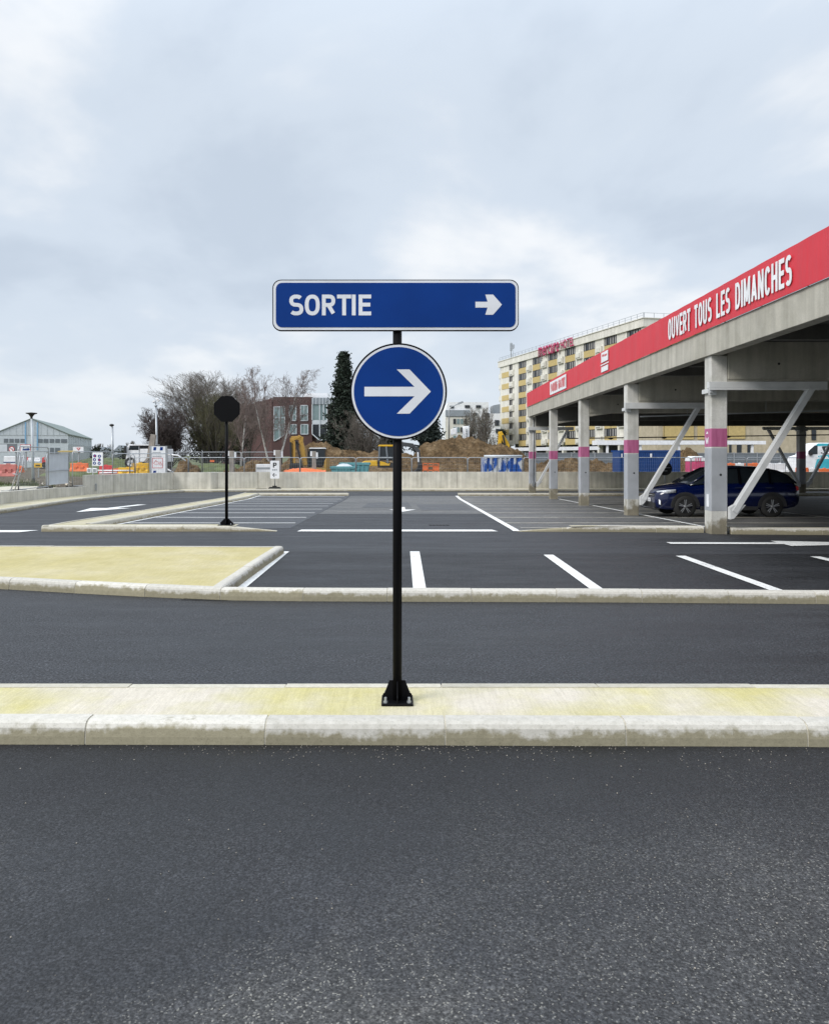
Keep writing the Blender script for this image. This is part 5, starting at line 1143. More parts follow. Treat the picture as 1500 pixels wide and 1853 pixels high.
t = thing('yellow_beam', 'long pale yellow beam resting level behind the top of the white sheet panel', 'beam', (X(123,55), 55, H-(818.5-V0)*55/F)); r = rel(t)
m = prism_px(r, [(104,816.5),(111,815),(130,815.3),(143,817),(143,818.5),(104,818.3)], 0, .3); m.build('beam', M['hyellow'], t, bevel=.02)
for u in (106, 141): m = bar_px(r, (u,818), (u,846), .08, .08, .15); m.build('trestle', M['galv'], t)
for i, (u, lb) in enumerate(((161,'small white framed lamp box on the fence foot, left one'), (171,'small white framed lamp box on the fence foot, right one'))):
    t = thing('lamp_box', lb, 'site lamp', (X(u,43), 43, .28), 0, 'white lamp boxes'); r = rel(t); m = prism_px(r, [(u-4,855.5),(u+3.5,855.5),(u+3.5,847),(u-4,847)], 0, .15); b_ = m.build('case', M['white'], t, bevel=.015); m = prism_px(r, [(u-2.6,854),(u+2.2,854),(u+2.2,848.6),(u-2.6,848.6)], -.01, -.003); m.build('lens', M['galv'], b_)
    m = MB(); m.box(-.15,.1,.02,.12, -.35, .0); m.build('stand', M['galv'], t)
def pipe_run(y, pts, lb, m_='white'):
    t = thing('white_pipe', lb, 'pipe', (X(pts[0][0],y), y, 0), 0, 'white pipes and boards'); r_ = rel(t); m = MB(); m.tube([r_(u,v) for u, v in pts], .05, 8); m.build('pipe', M[m_], t)
pipe_run(51.5, [(176,851.5),(241,851.8)], 'long white pipe lying level in front of the red and yellow barriers'); pipe_run(51.9, [(180,856),(212,855.3)], 'short white pipe lying just behind the wall below the symbol board')
pipe_run(58, [(302,822),(322,824),(336,834)], 'white bent pipe rising right of the tall notice board'); pipe_run(53.5, [(301,848),(314,855)], 'white pipe sloping down right of the tall notice board')
t = thing('tubular_barrier', 'grey tubular crowd barrier standing before the yellow barriers', 'barrier', (X(238,50.9), 50.9, .0)); r = rel(t); m = MB(); m.tube([r(235,858), r(235.2,828), r(237,823), r(241,822), r(243.5,825), r(244,858)], .03, 8); m.tube([r(246,858), r(246,828)], .025, 8); m.build('frame', M['galv'], t)
# grey hoarding along the road behind
for i in range(13):
    y = 82; u0 = 950+42*i; t = thing('hoarding_panel', 'grey road screen panel behind the deck, ' + ['left of the last far column', 'behind the last far column', 'between the two farthest columns', 'behind the second farthest column', 'right of the second farthest column', 'behind the third farthest column', 'left of the dark blue container', 'above the dark blue container', 'right of the dark blue container', 'behind the nearest column', 'just right of the nearest column', 'behind the first inner strut', 'beside the inner column'][i], 'screen panel', (X(u0,y), y, SG), 0, 'grey road screen panels')
    r = rel(t); w_ = X(u0+42,y)-X(u0,y)
    m = MB(); m.box(.06, w_-.06, 0, .05, .3, r(0,820.5).z); m.build('panel', M['greyhoard'], t)
    m = MB(); m.box(-.06, .06, -.05, .08, 0, r(0,818.5).z); m.build('post', M['galv'], t); m = MB(); m.box(.06, w_-.06, -.04, .07, r(0,820.4).z, r(0,819.2).z); m.box(.06, w_-.06, -.04, .07, r(0,833).z, r(0,831.5).z); m.build('rail', M['galv'], t)
# ================================================================ EARTH HEAPS
def heap(pts_u, y, depth, lb, seed, rough=.35, name='earth_heap', m_='earth', n=170, nd=60):
    # ridge line given as photo columns/rows at distance y, banked to the ground either side
    us = [p[0] for p in pts_u]
    def ridge(u):
        for a, b in zip(pts_u, pts_u[1:]):
            if a[0] <= u <= b[0]: return a[1] + (b[1]-a[1])*(u-a[0])/(b[0]-a[0])
        return 860
    m = MB()
    for j in range(nd+1):
        t = j/nd*2-1
        for i in range(n+1):
            u = us[0] + (us[-1]-us[0])*i/n; x = X(u, y); yy = y + t*depth
            hr = max(0, H-(ridge(u)-V0)*y/F-SG)
            prof = max(0, 1-abs(t)**1.25)
            f = mnoise.fractal(Vector((x*.55+seed, yy*.55, seed)), .8, 2.1, 7) + .55*mnoise.noise(Vector((x*2.6, yy*2.6, seed)))
            z = SG-.25 + (hr+.25)*prof + rough*f*(.3+prof) * min(1, hr)
            m.v.append((x + .25*mnoise.noise(Vector((x, yy, 7))), yy, z))
    for j in range(nd):
        for i in range(n): q = j*(n+1)+i; m.f.append([q, q+1, q+n+2, q+n+1]); m.m.append(0); m.sm.append(True)
    o = m.build(name, M[m_]); tag(o, lb, 'earth heap', 'heaps of dug earth'); return o
heap([(505,850),(520,835),(537,812),(548,801),(562,800),(580,803),(600,810),(630,814),(660,817),(690,818),(715,820),(745,826),(770,850)], 74, 7, 'long brown earth heap behind the two yellow excavators, left of the exit sign', 3)
heap([(735,852),(750,818),(765,803),(780,797),(800,797),(820,799),(850,797),(872,802),(890,806),(905,805),(925,813),(940,822),(960,838),(985,850)], 68, 8, 'biggest brown earth heap, right of the round arrow sign', 11, n=220, nd=70)
heap([(950,850),(980,838),(1020,835),(1060,832),(1100,834),(1130,842),(1160,856)], 66, 5, 'low brown earth heap seen between the far deck columns', 21)
heap([(1215,850),(1228,822),(1238,813),(1250,817),(1275,830),(1300,846)], 68, 5, 'pale sandy earth heap right of the dark blue container', 31, m_='earth')
heap([(400,856),(430,846),(450,838),(470,835),(490,836),(520,850)], 62, 3, 'small brown earth heap left of the yellow excavator', 41)
heap([(110,850),(130,836),(160,829),(200,829),(235,832),(270,845)], 90, 8, 'low grassy bank behind the symbol board, before the far sheds', 61, rough=.08, m_='grass', n=60)
heap([(320,850),(345,840),(400,838),(430,840),(455,850)], 84, 4, 'low strip of grass in front of the big bare tree', 71, rough=.06, m_='grass', n=60)
heap([(315,856),(330,842),(338,836),(346,840),(362,852)], 60, 2, 'small pale spoil heap right of the tall notice board', 51, n=40, nd=20)
t = thing('orange_tag', 'small orange sign hanging on the rear fence left of the stop sign post', 'sign', (X(384,74.9), 74.9, H-(836-V0)*74.9/F)); r = rel(t)
m = prism_px(r, [(380,836),(388,836),(388,832.5),(380,832.5)], -.02, .0); m.build('panel', M['orange'], t)
# broken rubble on the ground behind the wall
rb = MB(); rg = random.Random(4)
for k in range(420):
    u = rg.choice([rg.uniform(310,370), rg.uniform(420,520), rg.uniform(770,880), rg.uniform(950,1120), rg.uniform(20,130)]); y = rg.uniform(54.5,60) if u > 140 else rg.uniform(48,56)
    s = rg.uniform(.06,.22); c = Vector((X(u,y), y, SG+s*.3 + (.0 if u > 140 else .3))); q = [c+Vector((rg.uniform(-s,s), rg.uniform(-s,s), rg.uniform(-s*.5,s))) for _ in range(5)]
    rb.add(q, [(0,1,2),(0,2,3),(0,3,4),(1,2,4),(2,3,4),(0,1,4)])
tag(rb.build('rubble', mat('pale_rubble', (0.38,0.34,0.28), .9, .5, 1.2)), kind='stuff')
# ================================================================ BUILDINGS
# hotel: local x along the long front, front faces -y
def rects(mb, x0, x1, z0, z1, y0, y1): mb.box(x0, x1, y0, y1, z0, z1); return mb
La, Ra = Vector((25.2, 201)), Vector((41.0, 137)); dv = (Ra-La).normalized(); HL = (Ra-La).length
ho = thing('hotel_building', 'long pale concrete hotel block with yellow panels and rows of dark windows', 'hotel', (La.x, La.y, SG), math.atan2(dv.y, dv.x))
zb0, zt0 = 4.75, 24.75
bays = [(5.9,7.95)] + [(11.6+8.12*k, 16.2+8.12*k) for k in range(7)]
rows = [22.65-2.74*k for k in range(7)]           # window centres
m = MB(); m.box(0, HL, .35, 14, zb0, zt0-1.35); body = m.build('wall', M['hotel_white'], ho)
m = MB(); m.box(-.6, HL+.3, -.35, 14.3, zt0-1.35, zt0); m.box(-.75, HL+.45, -.5, 14.4, zt0, zt0+.12); m.build('parapet', M['hotel_white'], ho)
xs_ = [0] + [v for b in bays for v in b] + [HL]
for i in range(0, len(xs_)-1, 2):                  # piers between the bays
    if xs_[i+1]-xs_[i] > .1: m = MB(); m.box(xs_[i], xs_[i+1], -.02, .345, zb0, zt0-1.352); m.build('pier', M['hotel_white'], ho)
def share(o, name, loc, parent):
    c = bpy.data.objects.new(name, o.data); C.objects.link(c); c.parent = parent; c.location = loc; return c
WW, WH = 4.6, 1.45
m = MB(); m.box(0, WW, .07, .13, -WH/2, WH/2); wproto = m.build('window', M['glassd'], ho)
m = MB()
m.box(0, WW, .0, .065, WH/2-.08, WH/2); m.box(0, WW, .0, .065, -WH/2, -WH/2+.08)
for k in range(6): x = (WW-.12)*k/5; m.box(x, x+.12, .01, .067, -WH/2+.082, WH/2-.082)
fproto = m.build('frame', M['frame'], wproto)
m = MB()
for k in (0, 2, 3, 4): x = (WW-.12)*k/5+.2; m.box(x, x+.42, .05, .066, -WH/2+.085, WH/2-.085)
cproto = m.build('blind', mat('window_blind', (0.30,0.29,0.28), .8, .15, .4), wproto)
m = MB(); m.box(0, WW, .02, .345, -.63, .63); yproto = m.build('yellow_panel', M['hyellow'], ho)
m = MB(); m.box(0, 2.3, -.42, -.024, -.72, .62); m.box(.35, 1.95, -.60, -.422, -.45, .35); bproto = m.build('concrete_box', M['hotel_white'], ho)
firstw = True
for i, (a, b) in enumerate(bays):
    for j, z in enumerate(rows):
        sx = (b-a)/WW
        if firstw: wo, yo, bo = wproto, yproto, bproto; wo.location = (a,0,z); yo.location = (a,0,z-1.37); bo.location = (b+.75,0,z-1.25); firstw = False
        else:
            wo = share(wproto, 'window', (a,0,z), ho); share(fproto, 'frame', (0,0,0), wo); share(cproto, 'blind', (0,0,0), wo)
            yo = share(yproto, 'yellow_panel', (a,0,z-1.37), ho); bo = share(bproto, 'concrete_box', (b+.75,0,z-1.25), ho)
        wo.scale = (sx,1,1); yo.scale = (sx,1,1)
        if i == 0: yo.location.x = a-4.6; yo.scale = (1,1,1); yo.location.y = -.13; bo.location.x = a+.9
        if j == 0 and False: pass
for j, z in enumerate(rows): share(bproto, 'concrete_box', (-2.0,.9,z-1.25), ho)
m = MB(); 
for k in range(34): x = HL*k/33; m.box(x-.03, x+.03, -.2, -.14, zt0+.12, zt0+.95)
m.box(0, HL, -.2, -.14, zt0+.95, zt0+1.0); m.box(0, HL, -.19, -.15, zt0+.55, zt0+.59); m.box(HL-.1, HL-.04, -.1, 14, zt0+.95, zt0+1.0)
for k in range(8): m.box(HL-.1, HL-.04, 1.8*k, 1.8*k+.06, zt0+.12, zt0+.95)
m.build('roof_railing', M['galv'], ho)
m = MB(); m.box(HL+.005, HL+.3, .6, 13.5, zb0+.3, zt0-1.6); m.build('end_panel', M['hyellow'], ho)
m = MB(); m.box(2, HL-2, 3, 12, 0, zb0-.01); m.build('recessed_base', M['dark'], ho)
for k in range(9): m = MB(); x = 3+7.6*k; m.box(x, x+.7, .5, 1.3, 0, zb0-.01); m.build('pilotis', M['hotel_white'], ho)
m = MB(); m.tube([(4.6,1,zt0),(4.6,1,zt0+4.2)], .12, 6); m.box(4.3,4.9,.8,1.2,zt0+2.2,zt0+4.0); m.tube([(5.9,1,zt0),(5.9,1,zt0+3.6)], .06, 6); m.box(5.7,6.2,.8,1.2,zt0+2.6,zt0+3.5); m.build('roof_aerial', M['galv'], ho)
m = MB()
for k in range(26): m.box(24.3+.15*math.sin(k), 24.9+.15*math.sin(k), -.3, -.22, zt0-1.5-.42*k, zt0-1.3-.42*k)
m.build('climbing_ladder', M['galv'], ho)
def hx(u): k = u-U0; return (k*La.y/F - La.x)/(dv.x - k*dv.y/F)
xa, xb_, xc, xd = hx(978.5), hx(1016), hx(1019), hx(1043)
I4 = Matrix.Identity(4)
zl = zt0-1.35
o = font_text('roof_lettering', 'mercure', xb_-xa, 2.1, M['letter'], ho, Matrix.Translation((xa,-.62,zl-.35)), .012); o.modifiers.new('t','SOLIDIFY').thickness = .06
o = font_text('roof_lettering', 'HOTEL', xd-xc, 1.8, M['letter'], ho, Matrix.Translation((xc,-.62,zl-.0)), .012); o.modifiers.new('t','SOLIDIFY').thickness = .06
# hotel ground wing seen under the deck
an = thing('annex_building', 'low beige annex with dark openings beyond the deck, right of the hotel block', 'building', (X(1190,118), 118, SG)); r = rel(an)
m = MB(); m.box(r(1190,0).x, r(1560,0).x, 0, 12, 0, r(0,742).z); m.build('wall', M['render_beige'], an)
for a in ((1262,1290,770,795,'hyellow'),(1315,1348,770,794,'hyellow'),(1200,1255,770,795,'hyellow')): m = prism_px(r, [(a[0],a[3]),(a[1],a[3]),(a[1],a[2]),(a[0],a[2])], -.12, -.004); m.build('yellow_panel', M[a[4]], an)
for a in ((1319,1323,803,822),(1333,1341,803,822),(1352,1362,802,822),(1452,1458,775,790),(1468,1476,776,796)): m = prism_px(r, [(a[0],a[3]),(a[1],a[3]),(a[1],a[2]),(a[0],a[2])], -.10, -.004); m.build('window', M['glassd'], an)
m = prism_px(r, [(1190,764),(1560,760),(1560,757),(1190,761)], -.4, -.003); m.build('cornice', M['hotel_white'], an)
cwk = thing('covered_walkway', 'flat white canopy on thin posts running in front of the hotel', 'canopy', (X(1082,92), 92, SG)); r = rel(cwk)
m = prism_px(r, [(1081,805),(1386,804),(1386,797.5),(1081,796.5)], 0, 2.5); m.build('canopy', M['white'], cwk)
for u in (1100,1160,1230,1300,1363): m = prism_px(r, [(u-2,836),(u+2,836),(u+2,804.5),(u-2,805)], .2, .45); m.build('post', M['white'], cwk)
cw2 = thing('entrance_canopy', 'farther white canopy slab low in front of the left end of the hotel', 'canopy', (X(950,118), 118, SG)); r = rel(cw2)
m = prism_px(r, [(928,816),(1082,814),(1086,811.5),(1080,807.5),(928,810)], 0, 3); m.build('canopy', M['white'], cw2)
for u in (935,990,1040,1075): m = prism_px(r, [(u-1.5,832),(u+1.5,832),(u+1.5,816),(u-1.5,816)], .3, .6); m.build('post', M['hotel_white'], cw2)
# brick office building
bo = thing('brick_building', 'dark red brick office building with tall pale windows and a glazed bay', 'building', (X(530,150), 150, SG)); r = rel(bo)
m = prism_px(r, [(492,826),(565,826),(565,718),(494,718)], 0, 14); m.build('wall', M['brick'], bo)
m = MB(); q0, q1 = r(492,0).x, r(425,0,6).x; m.add([(q0,.02,0),(q0,.02,r(0,718).z),(q1-2,9,r(0,745).z),(q1-2,9,0)], [(0,1,2,3)]); m.add([(q0,.02,0),(q1-2,9,0),(q1-2,20,0),(q0,20,0)], [(0,1,2,3)]); 
m = MB(); zA, zB = r(0,720).z, r(0,742).z
m.add([(q0-.02,.3,0),(q0-.02,.3,zA),(q1-3,8,zB),(q1-3,8,0),(q0-.02,14,0),(q0-.02,14,zA),(q1-3,14,zB),(q1-3,14,0)], [(0,1,2,3),(4,7,6,5),(1,5,6,2),(3,2,6,7),(0,4,5,1),(0,3,7,4)]); m.build('side_wing', M['brick'], bo)
m = prism_px(r, [(440,826),(492.5,826),(492.5,752),(440,760)], 3, 3.6); m.build('lower_wing', M['brick'], bo)
def win(u0, u1, v0, v1, mt, bars=(1,1), chamfer=None, y=-.05):
    pts = chamfer or [(u0,v1),(u1,v1),(u1,v0),(u0,v0)]
    m = prism_px(r, pts, y-.02, -.004); w_ = m.build('window', M[mt], bo)
    m = MB(); n = len(pts)
    for i in range(n): bar_px(r, pts[i], pts[(i+1) % n], .14, .10, y-.04, m)
    for k in range(1, bars[0]+1): u = u0+(u1-u0)*k/(bars[0]+1); bar_px(r, (u,v1 if not chamfer else v1-1), (u,v0), .09, .08, y-.04, m)
    for k in range(1, bars[1]+1): v = v0+(v1-v0)*(.62 if bars[1] == 1 else k/(bars[1]+1)); bar_px(r, (u0,v), (u1,v), .09, .08, y-.04, m)
    m.build('frame', M['sheetw'], w_)
win(523.7,536,734,761,'glassl'); win(544,557,733.5,761,'glassl'); win(523.7,536.4,768,785,'glassl',(1,0)); win(544.5,557.5,768,785.5,'glassl',(1,0))
win(496,515.5,736,796,'glassl',(1,2),[(496,798),(499,797),(515.5,786),(515.5,736),(496,736)])
m = prism_px(r, [(565.2,826),(594,826),(594,732),(565.2,732)], .5, 12); m.build('bay_wall', M['brick'], bo)
m = prism_px(r, [(565.4,760),(592,760),(592,732),(565.4,732)], -.55, .49); gb = m.build('bay_glazing', M['glassl'], bo)
m = prism_px(r, [(565.4,768),(592,768),(592,760.2),(565.4,760.2)], -.58, .49); m.build('bay_spandrel', M['skyblue'] if False else M['sheetw'], bo)
m = prism_px(r, [(565.4,785),(578,796),(592.5,796),(592.5,768.2),(565.4,768.2)], -.55, .49); gd = m.build('bay_glazing', M['glassd'], bo)
m = MB()
for a, b in (((565.6,760),(565.6,732)),((579,796),(579,732)),((592.3,796),(592.3,732)),((565.4,785),(578,796)),((578,796),(592.5,796)),((565.6,768),(565.6,785)),((586,760),(586,732))): bar_px(r, a, b, .18, .12, -.64, m)
m.build('bay_frame', M['sheetw'], bo)
m = prism_px(r, [(564.5,731.8),(595,731.8),(602,728),(600,720),(564.5,720)], -.7, 6); m.build('bay_roof', M['roofgrey'], bo)
m = MB()
for k in range(6): bar_px(r, (567+6*k,731.8), (567+6*k,720), .12, .1, -.76, m)
m.build('roof_seam', M['sheetw'], bo)
m = prism_px(r, [(545,718),(594,718),(594,715),(589,714),(589,707.5),(546,707.5)], 5, 11); m.build('roof_plant', M['white'], bo)
m = MB()
for k in range(9): bar_px(r, (520+8*k,718), (520+8*k,711), .08, .08, 4.6, m)
bar_px(r, (520,711), (586,711), .09, .08, 4.6, m); m.build('roof_railing', M['white'], bo)
# pale office block, centre distance
wb = thing('office_building', 'white flat-roofed office building between the round arrow sign and the hotel', 'building', (X(860,185), 185, SG)); r = rel(wb)
m = prism_px(r, [(806,826),(905,826),(905,748),(884,748),(884,727.5),(811,727.5),(806,742)], 0, 14); m.build('wall', M['white'], wb)
m = prism_px(r, [(806,753),(850,753),(850,742),(806,742)], -.5, -.01); m.build('grey_band', M['roofgrey'], wb)
m = prism_px(r, [(806,826),(850,826),(850,755),(806,755)], -.3, -.01); m.build('front', M['hotel_white'], wb)
for u, v, w_, h_ in ((814,734,7,4.5),(841,733,9,5),(861,733,9,5),(856,747,7,5),(877,747,8,8),(895,760,8,10),(897,776,7,8)): m = prism_px(r, [(u,v+h_),(u+w_,v+h_),(u+w_,v),(u,v)], -.2, -.005); m.build('window', M['glassd'], wb)
for i in range(6):
    for j in range(4): u = 820+6.6*i if i < 4 else 856+14*(i-4); v = 758+15*j; m = prism_px(r, [(u,v+9),(u+4.6,v+9),(u+4.6,v),(u,v)], -.45, -.31 if i < 4 else -.005); m.build('window', M['glassl' if (i+j) % 3 else 'glassd'], wb)
m = prism_px(r, [(895,748),(907,748),(907,730),(895,732)], 2, 8); m.build('stair_tower', M['roofgrey'], wb)
# warehouse at the left
wd_ = Vector((.97,.26)); ax = math.atan2(.26,.97)
wa = thing('warehouse', 'pale blue-grey metal warehouse with a low gable and a band of dark windows', 'warehouse', (X(57,141), 141, SG), ax)
gw, ez, az_ = 5.85, 5.55-SG-.2, 7.95-SG; Lw = 42
m = MB(); m.prism([(-gw,0),(gw,0),(gw,ez),(0,az_),(-gw,ez)], 0, Lw); m.build('wall', M['cladding'], wa)
m = MB()
for s in (-1, 1): m.add([(s*(gw+.25),-.15,ez-.1+.02),(0,-.15,az_+.02),(0,Lw+.15,az_+.02),(s*(gw+.25),Lw+.15,ez-.1+.02),(s*(gw+.25),-.15,ez+.06),(0,-.15,az_+.17),(0,Lw+.15,az_+.17),(s*(gw+.25),Lw+.15,ez+.06)], [(0,1,2,3),(4,7,6,5),(0,4,5,1),(1,5,6,2),(2,6,7,3),(3,7,4,0)])
m.build('roof', M['roofgreen'], wa)
px10 = 141/F
for i, (u0, u1) in enumerate(((12,19),(21,28),(30,37),(39,46.5),(68,75.5),(77,85),(87,94.5),(96.5,104),(106,116))):
    a, b = (u0-57)*px10*1.02, (u1-57)*px10*1.02; z1, z0_ = H-(794-V0)*px10-SG, H-(801-V0)*px10-SG
    m = MB(); m.box(a, b, -.05, -.004, z0_, z1); m.build('window', M['greyhoard'], wa)
for u in (47, 67): a = (u-57)*px10; m = MB(); m.box(a-.10, a+.10, -.08, -.003, 3.0, az_-abs(a)*.42-.15); m.build('blue_pilaster', M['skyblue'], wa)
m = MB(); z_ = H-(787.5-V0)*px10-SG; m.box(-gw, gw, -.03, -.002, z_-.05, z_+.05); m.build('seam', M['clad2'], wa)
for k in range(12): x = -gw+.5+k*.98; m = MB(); m.box(x-.02, x+.02, -.03, -.002, z_+.052, az_-abs(x)*.42-.15); m.build('seam', M['clad2'], wa)
for u0, u1 in ((88,95),(97,105)): m = MB(); m.box((u0-57)*px10, (u1-57)*px10, -.05, -.004, 1.0, H-(810-V0)*px10-SG); m.build('window', M['greyhoard'], wa)
m = MB(); m.box(gw+.004, gw+.05, .5, Lw-.5, .2, ez-1.6); m.build('side_cladding', M['clad2'], wa)
for k in range(14): y = 1+3.05*k; m = MB(); m.box(gw+.002, gw+.08, y-.04, y+.04, .2, ez-.15); m.build('side_rib', M['cladding'], wa)
m = MB(); m.box(-gw-5, -gw-.01, 1, 8, 4.1, 4.5); m.box(-gw-5, -gw-.2, 3, 8, 0, 4.1); m.build('lean_to', M['white'], wa)
GHs = 'distant grey sheds'
for i, (u0, u1, v, vr, y, mt, lb) in enumerate(((166,181,815,809,200,'clad2','small distant grey shed with slanted roof right of the warehouse'), (206,224,816,806,210,'greyhoard','distant dark grey house below the left thin lamp post'), (106,132,820,813,190,'roofgrey','long low distant shed in front of the warehouse side'))):
    t = thing('shed', lb, 'shed', (X((u0+u1)/2,y), y, -.5), 0, GHs); r = rel(t)
    m = prism_px(r, [(u0,828),(u1,828),(u1,v-1),(u0,v)], 0, 8); m.build('wall', M[mt], t); m = prism_px(r, [(u0-1,v+.3),(u1+1,v+.3),(u1-2,vr),(u0+(u1-u0)*.55,vr-.4)], -.3, 8.3); m.build('roof', M['roofgrey'], t); m = prism_px(r, [(u0+2,823),(u0+7,823),(u0+7,818),(u0+2,818)], -.1, -.004); m.build('door', M['sheetw'], t)
# ================================================================ LAMP POSTS, FLAGS
t = thing('mushroom_lamp', 'pale lamp post with a flat dark mushroom head, in front of the warehouse', 'street lamp', (X(59,46), 46, .25)); r = rel(t); k_ = 46/F
m = MB(); m.tube([(r(60,0).x,0,0),(r(59,0).x,0,r(0,800).z),(r(57,0).x,0,r(0,757).z)], [.085,.075,.05], 12); m.build('post', M['sheetw'], t)
m = MB(); m.tube([(r(60,0).x,0,-.1),(r(60,0).x,0,.22)], .1, 12); m.build('dark_collar', M['dark'], t)
m = MB(); m.lathe([(.05,0),(.07,.12),(.16,.24),(.30,.29),(.30,.33),(0,.36)], 24, 0, 'z', (r(57,0).x, 0, r(0,757).z-.02)); m.build('lamp_head', M['frame'], t)
t = thing('thin_street_lamp', 'slim grey street lamp with a small dark head, right of the warehouse', 'street lamp', (X(203.5,90), 90, -.4)); r = rel(t)
m = MB(); m.tube([(0,0,0),(0,0,r(0,772).z)], [.16,.09], 10); m.build('post', M['galv'], t)
m = MB(); q = r(203,771); m.lathe([(.06,0),(.22,.08),(.26,.2),(.1,.3),(0,.3)], 14, 0, 'z', (q.x-.05, 0, q.z-.05)); m.tube([(q.x,0,q.z),(q.x-.22,-.1,q.z+.12)], .08, 8); m.build('lamp_head', M['frame'], t)
t = thing('floodlight_mast', 'tall thin mast with a cluster of small white floodlights, left of the big bare tree', 'mast', (X(284.5,78), 78, -.4)); r = rel(t)
m = MB(); m.tube([(r(285,0).x,0,0),(r(282.3,0).x,0,r(0,735).z)], [.12,.08], 10); m.build('post', M['galv'], t)
m = MB(); q = r(282,735); m.lathe([(.06,-.02),(.16,.0),(.16,.12),(0,.12)], 12, 0, 'z', (q.x,0,q.z)); m.tube([(q.x,0,q.z),(q.x,0,q.z+.75)], .03, 6); m.bar((q.x-.28,0,q.z+.35),(q.x+.45,0,q.z+.3), .04, .04); m.build('head_frame', M['galv'], t)
for dx, dz, a in ((-.25,.42,.4),(.05,.75,-.5),(.20,.48,.6),(.42,.2,-.3)):
    m = MB(); p = Vector((q.x+dx,-.05,q.z+dz)); m.bar(p, p+Vector((.26*math.cos(a),-.12,.26*math.sin(a))), .13, .14); m.build('floodlight', M['white'], t)
t = thing('arm_street_lamp', 'grey street lamp with a long slanted arm in front of the white office building', 'street lamp', (X(818,120), 120, SG)); r = rel(t)
m = MB(); m.tube([r(812,826), r(812.5,742), r(815,737), r(830,730)], [.12,.09,.07,.06], 8); m.build('post', M['galv'], t); m = bar_px(r, (829,730.5), (838,727), .28, .14); m.build('lamp_head', M['galv'], t)
for i, (u0, u1, v0, v1, lb) in enumerate(((837.5,848.5,771,800,'tall white vertical flag on a pole above the big earth heap'), (816,826.5,774,786,'white flag blown sideways on a pole, just right of the round sign'))):
    t = thing('flag', lb, 'flag', (X(u1,100), 100, SG), 0, 'white flags by the office building'); r = rel(t)
    m = MB(); m.tube([(0,0,0),(0,0,r(0,v0-2).z)], .05, 8); m.build('pole', M['galv'], t)
    m = MB(); n_ = 8
    for a in range(n_+1):
        for b in range(n_+1):
            uu = u1-.4-(u1-u0)*a/n_; vv = v0+(v1-v0)*b/n_ + (0 if i == 0 else 3*(a/n_)**2); p = r(uu, vv); m.v.append((p.x, .12*math.sin(a*1.1+b*.5)*a/n_, p.z))
    for a in range(n_):
        for b in range(n_): qq = a*(n_+1)+b; m.f.append([qq, qq+1, qq+n_+2, qq+n_+1]); m.m.append(0); m.sm.append(True)
    o = m.build('cloth', M['white'], t); o.modifiers.new('t','SOLIDIFY').thickness = .01
    if i == 0:
        m = MB()
        for k in range(6): v = v0+6+3*k; p, p2 = r(842,v), r(846,v+1.9); m.box(p.x, p2.x, -.14, -.135, p2.z, p.z)
        m.build('lettering', M['roofgrey'], t)
# ================================================================ TREES
def bare(name, lb, u, y, v_top, width_px, seed, m_tr, m_tw, stems=1, levels=5, kids_=(5,4,4,3), droop=0.0, lean=.55, trunk_r=.22, clear=.15, ratio=.62, gz=-.35, twig_r=.012, up=.10):
    rnd = random.Random(seed); Ht = H-(v_top-V0)*y/F - gz; Wd = width_px*y/F/2
    t = thing(name, lb, 'tree', (X(u,y), y, gz), 0, None); A, B, rec = MB(), MB(), []
    def grow(p, d, Ln, rad, lv):
        n = 4 if lv < 2 else (3 if lv < levels-1 else 2); pts = [p]; q = p.copy(); dd = d.copy()
        for i in range(n):
            dd = (dd + Vector((rnd.uniform(-1,1), rnd.uniform(-1,1), rnd.uniform(-.6,.6)))*.15 + Vector((0,0,up if lv < 3 else up*.5 - droop))).normalized(); q = q + dd*Ln/n; pts.append(q.copy())
        rs = [rad*(1-.6*i/n) for i in range(n+1)]; rec.append((lv, pts, rs))
        if lv >= levels-1: return
        nk = kids_[min(lv, len(kids_)-1)]; c0 = clear if lv == 0 else .2
        for k in range(nk):
            f = min(1.0, c0 + (1-c0)*(k+rnd.random()*.8)/nk); j = min(n-1, int(f*n)); pp = pts[j].lerp(pts[j+1], f*n-j)
            ax_ = (pts[j+1]-pts[j]).normalized(); side = Vector((rnd.gauss(0,1), rnd.gauss(0,1), rnd.gauss(0,.5))); side = (side - ax_*side.dot(ax_)).normalized(); sp_ = rnd.uniform(.5,1.0)*lean*1.5
            grow(pp, (ax_ + side*sp_).normalized(), Ln*ratio*rnd.uniform(.75,1.15)*(1.05-.35*f if lv == 0 else 1), max(twig_r, rs[j]*.55), lv+1)
    for s in range(stems):
        a = 2*math.pi*s/stems + rnd.random(); tilt = 0 if stems == 1 else rnd.uniform(.10,.75)
        d = Vector((math.cos(a)*tilt, math.sin(a)*tilt, 1)).normalized(); grow(Vector((math.cos(a)*.2*(stems > 1), math.sin(a)*.2*(stems > 1), 0)), d, Ht*.55*rnd.uniform(.85,1.0), trunk_r*(1 if stems == 1 else .7), 0)
    tips = [p[-1] for lv, p, r_ in rec if lv >= levels-2]; zs = sorted(p.z for p in tips); xs2 = sorted(abs(p.x) for p in tips); kz = Ht/zs[int(len(zs)*.98)]; kx = Wd/max(.3, xs2[int(len(xs2)*.975)])
    cap = Ht*1.0
    for lv, pts, rs in rec:
        pts = [Vector((p.x*kx, p.y*kx, max(-.1, p.z*kz))) for p in pts]
        if pts[-1].z > cap: continue
        (A if lv <= (0 if m_tr == 'birch' else 1) else B).tube(pts, rs, 7 if lv == 0 else (5 if lv == 1 else 3), 0, False, True)
    A.build('trunk', M[m_tr], t, fix=False); B.build('crown', M[m_tw], t, fix=False); return t
